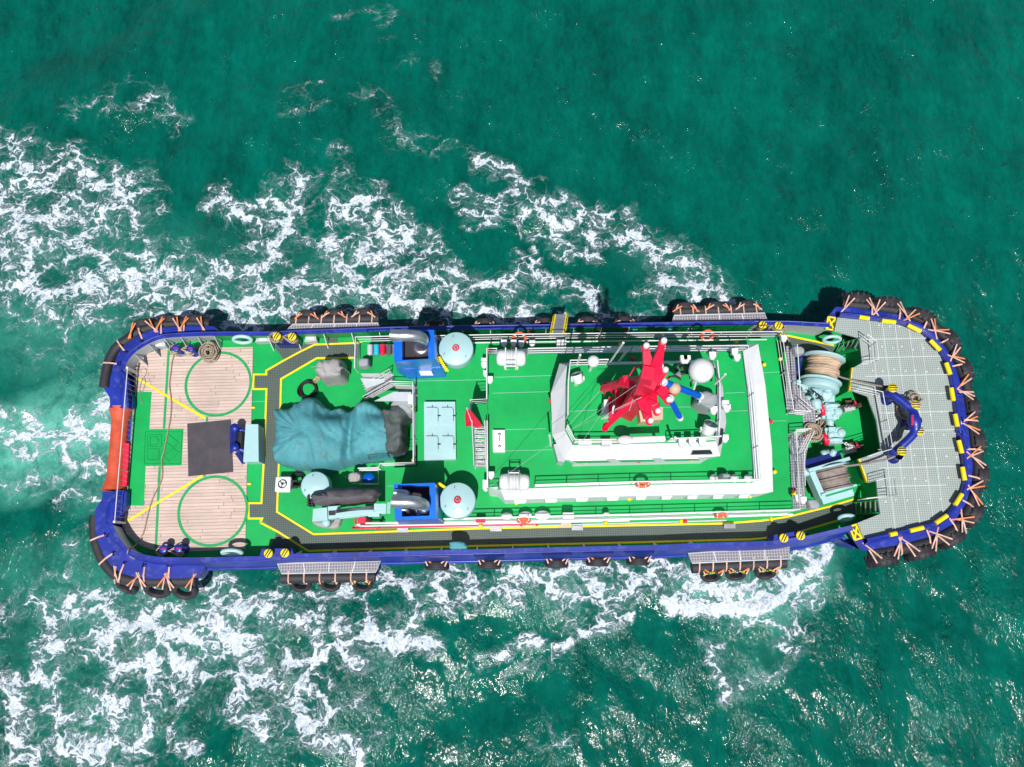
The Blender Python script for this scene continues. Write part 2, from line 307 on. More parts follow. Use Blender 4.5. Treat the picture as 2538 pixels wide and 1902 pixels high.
def build_sea():
    x0, x1, y0, y1, d = -36, 36, -24, 42, .11
    nx, ny = int((x1 - x0) / d) + 1, int((y1 - y0) / d) + 1
    X, Y = np.meshgrid(np.linspace(x0, x1, nx), np.linspace(y0, y1, ny))
    # photo pixel of every water vertex (only used to read where the wake lies)
    ct, st = math.cos(TILT), math.sin(TILT); h = WZ - CAM_H
    cy = Y * ct + h * st; cz = -Y * st + h * ct
    U = CX + F * X / -cz; V = CY - F * cy / -cz
    rng = np.random.RandomState(3)
    def fbm(sx, sy, amp, n, seed, k0, k1, iso=True, ang=0, spread=3.14):
        r = np.random.RandomState(seed); out = np.zeros_like(X)
        for i in range(n):
            k = k0 * (k1 / k0) ** r.rand(); a = ang + (r.rand() - .5) * 2 * spread; ph = r.rand() * 6.28
            out += np.sin(k * (X * math.cos(a) + Y * math.sin(a)) + ph) / math.sqrt(n)
        return out * amp
    wu = U + fbm(0, 0, 16, 24, 5, .5, 3.0); wv = V + fbm(0, 0, 16, 24, 6, .5, 3.0)
    def field(lines):
        out = np.zeros_like(X)
        for pts, wd, s in lines:
            dm = np.full_like(X, 1e9)
            for (ax, ay), (bx, by) in zip(pts, pts[1:]):
                vx, vy = bx - ax, by - ay; L = vx * vx + vy * vy
                t = np.clip(((wu - ax) * vx + (wv - ay) * vy) / L, 0, 1)
                dm = np.minimum(dm, np.hypot(wu - ax - t * vx, wv - ay - t * vy))
            q = np.clip(1 - dm / (wd * 1.35), 0, 1); out = np.maximum(out, s * q ** .5)
        return out
    foam = field([(p, w_ * 1.05, s_ + (.06 if p[0][1] > 1400 else .0)) for p, w_, s_ in foam_lines]); milk = field([(p, w_, s) for p, w_, s in milk_lines]) ** 1.5
    # swell running across plus the stern and bow waves
    Z = fbm(0, 0, .15, 14, 11, .3, .9, ang=2.3, spread=.5) + fbm(0, 0, .078, 26, 12, 1.0, 2.6, ang=2.2, spread=1.3) + fbm(0, 0, .022, 30, 13, 2.8, 7.5, ang=2.0, spread=1.6)
    edge = np.minimum(np.minimum(X - x0, x1 - X), np.minimum(Y - y0, y1 - Y)); Z *= np.clip(edge / 5, 0, 1)
    Z += foam * .10 * np.clip(edge / 3, 0, 1)
    co = np.stack([X, Y, Z + WZ], -1).reshape(-1, 3)
    idx = np.arange(nx * ny).reshape(ny, nx)
    q = np.stack([idx[:-1, :-1], idx[:-1, 1:], idx[1:, 1:], idx[1:, :-1]], -1).reshape(-1, 4)
    # ring out to the horizon
    B = 3000; n0 = len(co)
    co = np.vstack([co, [(-B, -B, WZ), (B, -B, WZ), (B, B, WZ), (-B, B, WZ)]])
    c00, c10, c11, c01 = idx[0, 0], idx[0, -1], idx[-1, -1], idx[-1, 0]
    me = bpy.data.meshes.new('sea')
    extra = [list(idx[0, ::-1]) + [n0, n0 + 1], list(idx[::-1, -1]) + [n0 + 1, n0 + 2], list(idx[-1, :]) + [n0 + 2, n0 + 3], list(idx[:, 0]) + [n0 + 3, n0]]
    nq = len(q); loops = np.concatenate([q.ravel()] + [np.array(e) for e in extra])
    me.vertices.add(len(co)); me.vertices.foreach_set('co', co.ravel())
    me.loops.add(len(loops)); me.loops.foreach_set('vertex_index', loops.astype(np.int32))
    starts = list(range(0, nq * 4, 4)); s = nq * 4
    for e in extra: starts.append(s); s += len(e)
    me.polygons.add(len(starts)); me.polygons.foreach_set('loop_start', np.array(starts, np.int32))
    me.update(calc_edges=True); me.validate()
    me.polygons.foreach_set('use_smooth', [True] * len(me.polygons))
    for nm, ar in (('foam', foam), ('milk', milk)):
        a = me.attributes.new(nm, 'FLOAT', 'POINT'); a.data.foreach_set('value', np.concatenate([ar.ravel(), np.zeros(4)]).astype(np.float32))
    o = bpy.data.objects.new('sea', me); sc.collection.objects.link(o); tag(o, kind='structure')
    # material
    m = bpy.data.materials.new('sea_water'); m.use_nodes = True; t = m.node_tree; N = t.nodes; b = N['Principled BSDF']; L = t.links
    tc = N.new('ShaderNodeTexCoord')
    def noise(scale, detail=4, rough=.6, src=None, dist=0, stretch=None, rot=0):
        n = N.new('ShaderNodeTexNoise'); n.inputs['Scale'].default_value = scale; n.inputs['Detail'].default_value = detail; n.inputs['Roughness'].default_value = rough; n.inputs['Distortion'].default_value = dist
        s_ = src or tc.outputs['Object']
        if stretch:
            mp = N.new('ShaderNodeMapping'); mp.inputs['Scale'].default_value = stretch; mp.inputs['Rotation'].default_value[2] = rot; L.new(s_, mp.inputs[0]); s_ = mp.outputs[0]
        L.new(s_, n.inputs[0]); return n
    def attr(nm):
        a = N.new('ShaderNodeAttribute'); a.attribute_name = nm; return a.outputs['Fac']
    mt = lambda op, a, b_=None, c=None: math_node(t, op, a, b_, c)
    def smooth(x, lo, hi, a=0, b_=1):
        r = N.new('ShaderNodeMapRange'); r.interpolation_type = 'SMOOTHSTEP'
        for i, q_ in ((0, x), (1, lo), (2, hi), (3, a), (4, b_)):
            if isinstance(q_, (int, float)): r.inputs[i].default_value = q_
            else: L.new(q_, r.inputs[i])
        return r.outputs[0]
    # warped coordinates
    wn = noise(.55, 3); sub = N.new('ShaderNodeVectorMath'); sub.operation = 'SUBTRACT'; L.new(wn.outputs['Color'], sub.inputs[0]); sub.inputs[1].default_value = (.5, .5, .5)
    scl = N.new('ShaderNodeVectorMath'); scl.operation = 'SCALE'; scl.inputs['Scale'].default_value = 2.4; L.new(sub.outputs[0], scl.inputs[0])
    ad = N.new('ShaderNodeVectorMath'); L.new(tc.outputs['Object'], ad.inputs[0]); L.new(scl.outputs[0], ad.inputs[1])
    wn2 = noise(2.6, 3); sub2 = N.new('ShaderNodeVectorMath'); sub2.operation = 'SUBTRACT'; L.new(wn2.outputs['Color'], sub2.inputs[0]); sub2.inputs[1].default_value = (.5, .5, .5)
    scl2 = N.new('ShaderNodeVectorMath'); scl2.operation = 'SCALE'; scl2.inputs['Scale'].default_value = .55; L.new(sub2.outputs[0], scl2.inputs[0])
    ad2 = N.new('ShaderNodeVectorMath'); L.new(ad.outputs[0], ad2.inputs[0]); L.new(scl2.outputs[0], ad2.inputs[1]); wc = ad2.outputs[0]
    vm = N.new('ShaderNodeMapping'); vm.inputs['Scale'].default_value = (.78, 1.15, 1); vm.inputs['Rotation'].default_value[2] = .25; L.new(wc, vm.inputs[0])
    def vor(scale):
        v = N.new('ShaderNodeTexVoronoi'); v.voronoi_dimensions = '2D'; v.feature = 'DISTANCE_TO_EDGE'; v.inputs['Scale'].default_value = scale; L.new(vm.outputs[0], v.inputs['Vector']); return v.outputs['Distance']
    w1 = smooth(vor(.62), 0, .30, 1, 0); w2 = smooth(vor(1.7), 0, .26, 1, 0); w3 = smooth(vor(4.2), 0, .3, 1, 0)
    fb = noise(1.1, 10, .68, wc).outputs[0]; fine = noise(5, 8, .75, wc).outputs[0]
    lace = mt('ADD', mt('MULTIPLY', w1, .40), mt('MULTIPLY', w2, .30)); lace = mt('ADD', lace, mt('MULTIPLY', w3, .20))
    lace = mt('ADD', lace, mt('MULTIPLY', mt('SUBTRACT', fb, .5), 1.35)); lace = mt('ADD', lace, mt('MULTIPLY', mt('SUBTRACT', fine, .5), 1.1))
    fa = attr('foam'); th = mt('SUBTRACT', 1.14, mt('MULTIPLY', fa, 1.08))
    f0 = smooth(mt('SUBTRACT', lace, th), 0, .30); f0 = mt('MULTIPLY', f0, smooth(fa, .02, .2))
    # thin veil around the thick foam
    veil = mt('MULTIPLY', smooth(mt('SUBTRACT', lace, th), -.4, .2), .14); veil = mt('MULTIPLY', veil, smooth(fa, .1, .4))
    foamf = mt('MAXIMUM', f0, veil)
    big = noise(.12, 5, .6); md = noise(.75, 7, .7, stretch=(1, .38, 1), rot=-.75)
    ramp = N.new('ShaderNodeValToRGB'); ramp.color_ramp.elements[0].position = .38; ramp.color_ramp.elements[1].position = .62
    ramp.color_ramp.elements[0].color = (.0001, .052, .039, 1); ramp.color_ramp.elements[1].color = (.0001, .132, .095, 1)
    L.new(mt('ADD', mt('MULTIPLY', big.outputs[0], .26), mt('ADD', mt('MULTIPLY', md.outputs[0], .44), mt('MULTIPLY', noise(3.5, 8, .75, stretch=(1, .5, 1), rot=.6).outputs[0], .3))), ramp.inputs[0])
    mk = N.new('ShaderNodeMixRGB'); L.new(mt('MULTIPLY', attr('milk'), smooth(fb, .3, .65, .35, .95)), mk.inputs[0]); L.new(ramp.outputs[0], mk.inputs[1]); mk.inputs[2].default_value = (.10, .42, .32, 1)
    fm = N.new('ShaderNodeMixRGB'); L.new(foamf, fm.inputs[0]); L.new(mk.outputs[0], fm.inputs[1]); fcn = N.new('ShaderNodeMixRGB'); fcn.inputs[1].default_value = (.30, .42, .48, 1); fcn.inputs[2].default_value = (.74, .77, .85, 1); L.new(smooth(noise(7, 8, .7, wc).outputs[0], .36, .6), fcn.inputs[0]); L.new(fcn.outputs[0], fm.inputs[2])
    L.new(fm.outputs[0], b.inputs['Base Color'])
    L.new(mt('MULTIPLY_ADD', foamf, .5, .09), b.inputs['Roughness'])
    b.inputs['IOR'].default_value = 1.33; b.inputs['Specular IOR Level'].default_value = .38
    # ripples
    r1 = noise(.9, 3, .5, stretch=(1, .6, 1), rot=.6); r2 = noise(3.2, 3, .6, stretch=(1, .65, 1), rot=.5); r3 = noise(8.5, 3, .6, stretch=(1, .7, 1), rot=.3)
    pat = smooth(noise(.45, 4, .6, stretch=(1, .6, 1), rot=.8).outputs[0], .42, .60, .45, 1.2); pat = mt('ADD', pat, smooth(noise(.8, 4, .65, stretch=(1, .55, 1), rot=.8).outputs[0], .60, .70, 0, 1.2))
    hh = mt('ADD', mt('MULTIPLY', r1.outputs[0], .20), mt('MULTIPLY', mt('MULTIPLY', r2.outputs[0], .13), pat)); hh = mt('ADD', hh, mt('MULTIPLY', mt('MULTIPLY', r3.outputs[0], .062), pat))
    hh = mt('ADD', hh, mt('MULTIPLY', foamf, .05))
    bp = N.new('ShaderNodeBump'); bp.inputs['Strength'].default_value = 1; bp.inputs['Distance'].default_value = .62; L.new(hh, bp.inputs['Height']); L.new(bp.outputs[0], b.inputs['Normal'])
    me.materials.append(m)
build_sea()
# ================================================================ the tug: hull, decks, houses
tug = thing('tugboat', (0, 0, 0), 'large blue hulled harbour tug with bright green decks under way on green sea', 'tugboat')
Z1, Z2, Z3 = 2.5, 5.0, 8.0
TOP = [(307,919.5),(319.5,891),(342,869),(378,848),(415,838),(496,833.5),(530,833),(663,833),(750,829),(970,821),(1390,814),(1560,811),(1870,806),(1951,810),(2045,821)]
BOT = [(280,1302),(295,1332),(317,1359),(347,1372),(401,1381),(496,1382),(643,1379),(730,1373),(970,1367),(1180,1362),(1366,1357),(1640,1351),(1718,1347),(1915,1341),(2000,1328),(2097,1304)]
BH = 1.1
top = W(TOP, BH); bot = W(BOT, BH)
topc = catmull(top[:7], 5)[:-1] + top[6:]; botc = catmull(bot[:6], 5)[:-1] + bot[5:]
BOWE = [(2068,821),(2076,787),(2148,794),(2227.6,805),(2282,827),(2318,863),(2343,908),(2356.5,971.5),(2368,1073),(2374.6,1084),(2382.5,1174),(2380,1213),(2356.5,1258),(2318,1290),(2250,1310),(2189,1324),(2141.6,1335),(2125.7,1296.6)]
ZB = 1.8
bowe = W(BOWE, ZB)
bowc = catmull(bowe[1:17], 4)
def sweep(mb, line, prof, side, zs=None, mats=None, smooth=False):
    cols = [offset([Vector((p.x, p.y, 0)) for p in line], side * o) for o, z in prof]
    for j in range(len(prof) - 1):
        if mats: mb.m = mats[j]
        ra = []; rb = []
        for i in range(len(line)):
            k = zs[i] if zs else 0
            za, zb_ = prof[j][1], prof[j + 1][1]
            ra.append(Vector((cols[j][i].x, cols[j][i].y, za + (k if za > .5 else 0)))); rb.append(Vector((cols[j + 1][i].x, cols[j + 1][i].y, zb_ + (k if zb_ > .5 else 0))))
        mb.loft([ra, rb], False, smooth=smooth)
    mb.m = 0
# hull body: outline at deck level, drawn in under water
def closed_outline(o):
    a = offset([Vector((p.x, p.y, 0)) for p in topc[3:]], o); c = offset([Vector((p.x, p.y, 0)) for p in bowc[1:-1]], o); d = offset([Vector((p.x, p.y, 0)) for p in botc[3:]], -o)
    return a + c + d[::-1]
hb = MB()
o1 = closed_outline(.45); o2 = closed_outline(.15)
hb.loft([[Vector((p.x, p.y, -2.6)) for p in o2], [Vector((p.x, p.y, -.3)) for p in o1], [Vector((p.x, p.y, -.02)) for p in o1]], True, cap1=True)
hull = hb.build('hull', M['blue'], tug)
db = MB(); db.poly([Vector((p.x, p.y, 0)) for p in closed_outline(.1)]); db.build('main_deck', M['deck'], tug)
# bulwarks
prof = [(.10, 0), (0, BH), (.2, BH), (.48, .12), (.55, .05), (.55, -.12), (.3, -.3)]
def bul(line, side, inner, zs=None):
    b = MB(); sweep(b, line, prof, side, zs, [1, 0, 0, 0, 0, 0])
    p = offset(line, side * .5); b.tube([Vector((q.x, q.y, .0)) for q in p], .09, 8)
    p = offset(line, side * .2); b.tube([Vector((q.x, q.y, BH - .02 + (zs[i] if zs else 0))) for i, q in enumerate(p)], .035, 6)
    return b.build('bulwark', [M['blue'], inner], tug)
n6 = len(topc) - 9
bul(topc[:n6 + 1], 1, M['grey']); bul(topc[n6:-2], 1, M['green_plain']); bul(topc[-3:], 1, M['grey'], [0, .25, .6])
bul(botc, -1, M['grey'], [0] * (len(botc) - 2) + [.25, .6])
# white stays along the inside of the bulwarks
def stays(line, side, step, z=BH, m='white2', d=.45, name='bulwark_stay'):
    pts = resample(line, step)
    for q, n in zip(offset(pts, -side * .01), offset(pts, -side * d)):
        b = MB(); b.add([(q.x - .02, q.y, z - .05), (q.x + .02, q.y, z - .05), (n.x + .02, n.y, .03), (n.x - .02, n.y, .03), (q.x - .02, q.y, .03), (q.x + .02, q.y, .03)],
              [(0, 1, 2, 3), (0, 3, 4), (1, 5, 2), (3, 2, 5, 4), (0, 4, 5, 1)]); b.build(name, M[m], tug)
stays(topc[n6 + 1:-3], 1, 1.35); stays(botc[26:-3], -1, 1.6, d=.18); stays(topc[8:n6 + 1], 1, .8, m='grey')
# stern shelf with its corner plates
st = [(543,822),(537,819),(530,809),(470,809),(415,811),(383,816.5),(351,828),(329,841.5),(304,859.5),(290,882),(280,907),(273,941),(271,961),(273,988.5),(272,1011)]
si = [(328,1011),(328,986),(309,920)] + [(319.5,893),(342,871),(378,850),(415,840),(496,836)]
b = MB(); b.prism(W(st[:-2] + [(257,962)] + st[-2:] + si, .5), -.35, .5); b.build('stern_shelf', M['blue'], tug, bevel=.03)
sb = [(253.5,1237),(241,1255),(233.5,1270),(236,1275),(236,1313),(244,1345),(258,1379),(276,1404),(302,1422),(337,1432),(376,1435),(446,1434),(491.5,1432),(509,1404),(520,1392)]
sj = [(401,1384),(347,1375),(317,1361),(295,1334),(281,1303),(312,1257),(314,1220),(253,1218)]
b = MB(); b.prism(W(sb + sj, .5), -.35, .5)
b.build('stern_shelf', M['blue'], tug, bevel=.04)
# horns leading to the roller
b = MB()
b.loft([W([(300,925),(296,985),(300,1013)], .5), W([(312,922,1.0),(318,985,.8),(322,1012,.6)], .9), W([(318,930),(331,985),(331,1012)], .1)], False, smooth=True)
b.build('stern_horn', M['blue'], tug); b = MB()
b.loft([W([(285,1216),(262,1262),(262,1300)], .5), W([(300,1216,.6),(290,1262,.8),(276,1302,1.0)], .9), W([(316,1214),(311,1257),(303,1300)], .1)], False, smooth=True)
b.build('stern_horn', M['blue'], tug)
# roller
ra, rb = P(303, 1011, -.05), P(285, 1216, -.05)
b = MB(); prf = lambda t: .42 + .18 * max(0, 1 - min(t, 1 - t) / .16)
b.tube([ra.lerp(rb, i / 40) for i in range(41)], prf, 28); b.build('stern_roller', M['roller'], tug)
b = MB(); b.beam(P(317,1100,.12), P(313,1205,.12), .24, .3); b.build('roller_guard', M['red'], tug)
# stern and bow tubular fenders
def fender_tube(px, z, r, label=None):
    b = MB(); b.tube(resample(catmull(W(px, z), 6), .25), r, 14); o = b.build('tubular_fender', M['rubber'], tug)
    if label: o['label'] = label
    return o
tube_top_px = [(522,803),(480,801),(412,804),(370,813),(342,824),(318,842),(293,860),(277,884),(269,908),(263,938),(260,960)]
tube_bot_px = [(237,1277),(236,1313),(241.5,1347),(254,1381),(272,1409),(297,1429),(333,1438),(378,1440),(424,1440),(487,1439)]
ft = fender_tube(tube_top_px, .15, .27); fbm_ = fender_tube(tube_bot_px, .15, .27)
BSO = [(2071.5,761),(2110,763),(2160,769),(2227.6,781),(2279.6,802),(2318,827),(2347.5,867),(2370,915),(2386,971.5),(2395,1028),(2402,1080),(2405,1110),(2411,1152),(2408.5,1197),(2395,1247),(2363,1299),(2307,1330.5),(2227.6,1351),(2141.6,1365.6)]
bso = W(BSO, 1.55)
b = MB(); b.prism(bso[::-1] + W([(2038.6,802),(2066,821),(2074,786),(2148,793),(2227.6,804),(2282,826),(2319,862),(2344,907.5),(2357.5,971),(2369,1073),(2383.5,1174),(2381,1213),(2357.5,1259),(2319,1291),(2250,1311),(2189,1325),(2143,1336),(2124,1297),(2098.6,1305.7)], 1.55), 1.2, 1.55); b.build('bow_shelf', M['blue'], tug, bevel=.03)
b = MB()   # flared bow plating below the shelf
bb = offset(catmull(bso, 3), -.02); b.loft([[Vector((p.x, p.y, 1.3)) for p in bb], [Vector((p.x * .985, p.y, -.1)) for p in offset(bb, -.5)], [Vector((p.x * .97, p.y, -2.6)) for p in offset(bb, -1.5)]], False)
b.build('bow_plating', M['blue'], tug); b = MB(); b.loft([W([(2040,803),(2072,761)], 1.3), W([(2040,812),(2066,790)], -1.8)], False); b.build('bow_plating', M['blue'], tug); b = MB(); b.loft([W([(2098,1305),(2142,1366)], 1.3), W([(2098,1300),(2130,1340)], -1.8)], False)
b.build('bow_plating', M['blue'], tug)
bow_tube_px = [(x, y) for x, y in [(2084,754),(2120,757),(2162,761),(2231,773),(2286,794),(2326,820),(2357,862),(2380,912),(2396,970),(2405,1026),(2412,1080),(2421,1150),(2419,1199),(2405,1250),(2371,1307),(2311,1340),(2230,1361),(2155,1375)]]
fbow = fender_tube(bow_tube_px, 1.2, .27)
# bow platform grating, rim, and its wall down to the winch deck
plat = [(2068,821),(2076,787),(2148,794),(2227.6,805),(2282,827),(2318,863),(2343,908),(2356.5,971.5),(2368,1073),(2382.5,1174),(2380,1213),(2356.5,1258),(2318,1290),(2250,1310),(2189,1324),(2141.6,1335),(2125.7,1296.6),
        (2182,1274),(2175.5,1231),(2172,1190),(2149.5,1195),(2129,1138),(2166,1124.6),(2184,1118),(2172,1040),(2150,982),(2107.6,967),(2114,911.5),(2138,906),(2130,838)]
b = MB(); b.m = 1; b.prism(W(plat, ZB), ZB - .1, ZB, topm=0); b.build('bow_platform', [M['bow_grating'], M['grey']], tug)
b = MB(); b.m = 0   # panel joints, bolts
for f in range(8):
    xa = 2158 + f * 33
    b.add([], [])
for k in range(9):   # lines along the ship (as in the photo: 9 rows)
    y = 842 + k * 45.5; xr = [2300, 2332, 2352, 2361, 2366, 2372, 2377, 2374, 2345][k]; xl = [2133, 2140, 2145, 2160, 2180, 2187, 2176, 2180, 2186][k]
    b = MB(); b.beam(P(xl, y, ZB + .006), P(xr, y - (xr - xl) * .024, ZB + .006), .02, .012); b.build('platform_joint', M['white2'], tug)
for k in range(6):
    xt = 2123 + k * 31.5 + (4 if k > 3 else 0); yt = [792, 794, 797, 802, 812, 850][k]; yb = [1270, 1316, 1312, 1304, 1290, 1266][k]
    xb = xt + (yb - yt) * .125
    if k == 0: continue
    b = MB(); b.beam(P(xt, yt, ZB + .014), P(xb, yb, ZB + .014), .02, .012); b.build('platform_joint', M['white2'], tug)
for k in range(9):
    for j in range(9):
        u = 2150 + j * 27 + k * 5.6 + random.uniform(-3, 3); v = 812 + k * 54 - j * .6 + random.uniform(-6, 6)
        e = math.hypot((u - 2200) / 178, (v - 1062) / 262)
        if e < 1 and (u > 2190 or v < 940): b = MB(); b.cyl(P(u, v, ZB), P(u, v, ZB) + Vector((0, 0, .03)), .035, 8); b.build('platform_bolt', M['white2'], tug)
b = MB(); sweep(b, bowc, [(-.02, ZB - .1), (-.02, 2.05), (.14, 2.1), (.3, 1.6)], 1); b.tube([Vector((q.x, q.y, 2.08)) for q in offset(bowc, .06)], .06, 8); b.build('bow_rail', M['blue'], tug)
for (a, c) in [((2129,786),(2154,790)),((2185,795),(2219,799)),((2250,806),(2282,822)),((2306,844),(2330,869)),((2345,900),(2355,929)),((2357.5,962),(2363,994)),((2367,1027),(2373,1058)),((2376,1092),(2384,1124)),((2385,1158),(2391,1191)),((2384,1225),(2367,1252)),((2347,1278),(2319,1297)),((2288,1308),(2255,1316)),((2222,1322),(2205,1326))]:
    b = MB(); p, q = P(a[0], a[1], 2.15), P(c[0], c[1], 2.15); b.tube([p, p.lerp(q, .5), q], .105, 10); b.build('rail_padding', M['yellow'], tug)
# inside wall of the platform recess
for seg in ([(2130,838),(2138,906),(2114,911.5),(2107.6,967)], [(2129,1138),(2149.5,1195),(2172,1190),(2175.5,1231),(2182,1274)], [(2185,975),(2205,1040),(2215,1125)]):
    b = MB(); rec = W(seg, ZB - .1); b.loft([rec, [Vector((p.x, p.y, .0)) for p in rec]], False); b.build('platform_wall', M['green_plain'], tug)
b = MB(); rk = W([(2108,969),(2114,912),(2112,911),(2105.5,967)], ZB + .03); b.prism(rk, ZB - .15, ZB + .02); b.prism(W([(2128,1138),(2149,1196),(2152,1195),(2131,1137)], ZB + .03), ZB - .15, ZB + .02); b.build('platform_edge', M['yellow'], tug)
# crossed yellow panels at both platform corners
for c, wv, hv in (((2060,802.5), (20,3), (-5,30)), ((2121,1319.5), (19,-6), (13,33))):
    b = MB(); U0 = Vector(c); wv = Vector(wv); hv = Vector(hv)
    q = [U0 - wv / 2 - hv / 2, U0 + wv / 2 - hv / 2, U0 + wv / 2 + hv / 2, U0 - wv / 2 + hv / 2]
    q = [P(p.x, p.y, 1.62) for p in q]
    for i, j in ((0, 1), (1, 2), (2, 3), (3, 0), (0, 2), (1, 3)): b.beam(q[i] + Vector((0, 0, .004 * i)), q[j] + Vector((0, 0, .004 * i)), .08, .03)
    b.build('lifting_mark', M['yellow'], tug)
    b = MB(); b.prism(q, 1.552, 1.6); b.build('lifting_mark_base', M['mat'], tug)
# -------- deck coverings
WD = [(333,917),(347,891),(365,875),(392,866),(424,863.5),(480,881),(496,863),(627,860),(623,1043),(612,1160),(608,1361),(467,1367),(378,1361),(342,1350),(315,1325),(304,1305),(310.5,1257),(333,964)]
WD = [(333,917),(347,891),(365,877),(392,868),(424,863.5),(627,860),(623,1043),(612,1160),(608,1361),(467,1367),(378,1363),(342,1350),(315,1325),(304,1305),(310.5,1257),(333,964)]
sheet('wooden_deck', WD, .06, M['wood'], tug, .05)
zm = .064
sheet('deck_pad', [(333,971.5),(376,971.5),(370,1064),(455,1063),(450,1154),(361,1156),(357,1253.7),(311,1253.7)], zm, M['deck'], tug)
b = MB()
def strip(mb, a, c, wd, z): 
    a = P(a[0], a[1], z); c = P(c[0], c[1], z); n = (c - a).normalized(); n = Vector((-n.y, n.x, 0)) * wd / 2
    mb.poly([a + n, c + n, c - n, a - n])
strip(b, (418.5,865), (406.5,1063), .125, zm); strip(b, (396,1156), (386,1361), .125, zm); strip(b, (513,1033), (513,1045), .12, zm); strip(b, (507,1173), (507,1181), .12, zm)
strip(b, (436,880), (482,880), .1, zm)
def ring_mark(mb, c, rpx, wd, z, umax):
    p = P(c[0], c[1], z); r = S(c[0], c[1], z, rpx); n = 96
    lim = P(umax, c[1], z).x
    for i in range(n):
        t0, t1 = 2 * math.pi * i / n, 2 * math.pi * (i + 1) / n
        q = [p + Vector((math.cos(t) * k, math.sin(t) * k, 0)) for t, k in ((t0, r), (t1, r), (t1, r - wd), (t0, r - wd))]
        if min(a.x for a in q) < lim: mb.poly(q)
ring_mark(b, (541,951.5), 83.5, .135, zm + .004, 623); ring_mark(b, (527.5,1266.5), 88, .135, zm + .004, 611)
b.build('deck_marking', M['mark_green'], tug)
b = MB(); strip(b, (336.5,936.5), (509.6,1038), .11, zm + .008); b.build('deck_line', M['yellow'], tug); b = MB(); strip(b, (307,1297), (502,1179), .11, zm + .008); b.build('deck_line', M['yellow'], tug)
# hatch outlines stamped into the stern marking
b = MB()
for q in ([(366,1078),(400,1078),(400,1107),(366,1107)], [(366,1113),(394,1113),(394,1140),(366,1140)], [(418,1077),(443,1097),(430,1110),(407,1092)], [(430,1112),(443,1122),(420,1144),(406,1130)], [(360,1071),(452,1071),(447,1150),(358,1150)], [(372,1083),(388,1083),(394,1094),(388,1103),(372,1103)]):
    w_ = W(q, zm + .01); b.tube(w_, .014, 4, closed=True)
b.build('hatch_outline', M['green_plain'], tug)
G = []
G.append([(662,920.6),(695,939),(691,1122),(688,1268),(651,1291),(649,1284),(618,1284),(618,1249),(649,1249),(657,1122),(660,962.5),(632,962.5),(632,931),(662,931)])
G.append([(662,920),(705,893),(744,873),(779.5,855),(890,851),(889,888),(784,889),(695,939)])
G.append([(678,858),(745,857),(782,843),(779,853),(744,871),(703,891)]); G.append([(811,831),(836,829),(838,852),(809,853)])
G.append([(651,1291),(688,1268),(779,1327),(1180,1313),(1560,1305),(1790,1300),(1888,1293),(1954,1283),(2060,1257),(2117,1240),(2118,1278),(2098,1282),(1990,1314),(1915,1330),(1800,1337),(1560,1343),(1180,1352),(838,1361),(764,1364),(688,1316)])
G.append([(684,1321),(722,1343),(745,1358),(668,1362)]); G.append([(1930,832),(1956,836),(2067,860),(2067,886),(2040,880),(1990,867),(1930,852)])
for g in G: sheet('walkway_grating', g, .03, M['grating'], tug, .028)
yl = [[(777,1324.5),(1180,1310.5),(1560,1302.5),(1791,1298),(1888,1291),(1954,1281),(2060,1255),(2117,1237.5)], [(645,1295.5),(688,1318),(764,1366),(791,1365),(838,1363.5),(1180,1353.5),(1560,1345),(1861,1337),(1915,1332)], [(1915,1332),(1990,1316),(2098,1284)],
      [(777,1324.5),(686.5,1269),(692,1122),(696.5,939.5),(785,888),(877,887)], [(645,1295.5),(650,1285.5),(616,1285.5),(616,1247.5),(648,1247.5),(655,1122),(660.5,964.5),(627,964.5),(629,928.5),(660,928.5),(660,919),(705,893),(744,872),(780,854.5),(897,850)], [(1930,829),(1956,833),(2067,856.5)]]
for l in yl:
    b = MB(); w_ = W(l, .04); a1 = offset(w_, .045); a2 = offset(w_, -.045); b.loft([a1, a2], False); b.loft([[p - Vector((0, 0, .03)) for p in a1], a1], False); b.loft([[p - Vector((0, 0, .03)) for p in a2], a2], False); b.build('walkway_line', M['yellow'], tug)
# -------- first deckhouse level
L1 = [(891,850),(1200,846),(1560,841),(1922,838),(1949,1027),(1990,1030),(1992,1073),(1953,1075),(1963,1270),(1560,1281),(1140,1291),(955,1294),(955,1160),(1035,1158),(1035,958),(975,953),(975,926),(893,926)]
b = MB(); b.m = 1; b.prism(W(L1, Z1), .0, Z1, topm=0); b.build('lower_deckhouse', [M['deck'], M['white']], tug)
# seams on the painted decks
for a, c, z in (((1035,945),(1372,938),Z1),((1220,975),(1365,971),Z2),((1212,936),(1372,931),Z2),((1220,1066),(1353,1063),Z2),((1252,1118),(1370,1115),Z2),((1414,1020),(1500,1015),Z3),((1790,1020),(1858,1018),Z2),((1796,975),(1845,973),Z2),((1630,1010),(1770,1008),Z3),((1880,925),(1935,922),Z1),((1890,1045),(1950,1043),Z1),((975,945),(1035,944),Z1),((626,996),(692,994),.0),((700,1178),(780,1177),.0),((770,910),(800,909),.0),((960,1205),(1000,1205),Z1)):
    b = MB(); b.beam(P(a[0],a[1],z+.006), P(c[0],c[1],z+.006), .012, .01); b.build('deck_seam', M['teal'], tug)
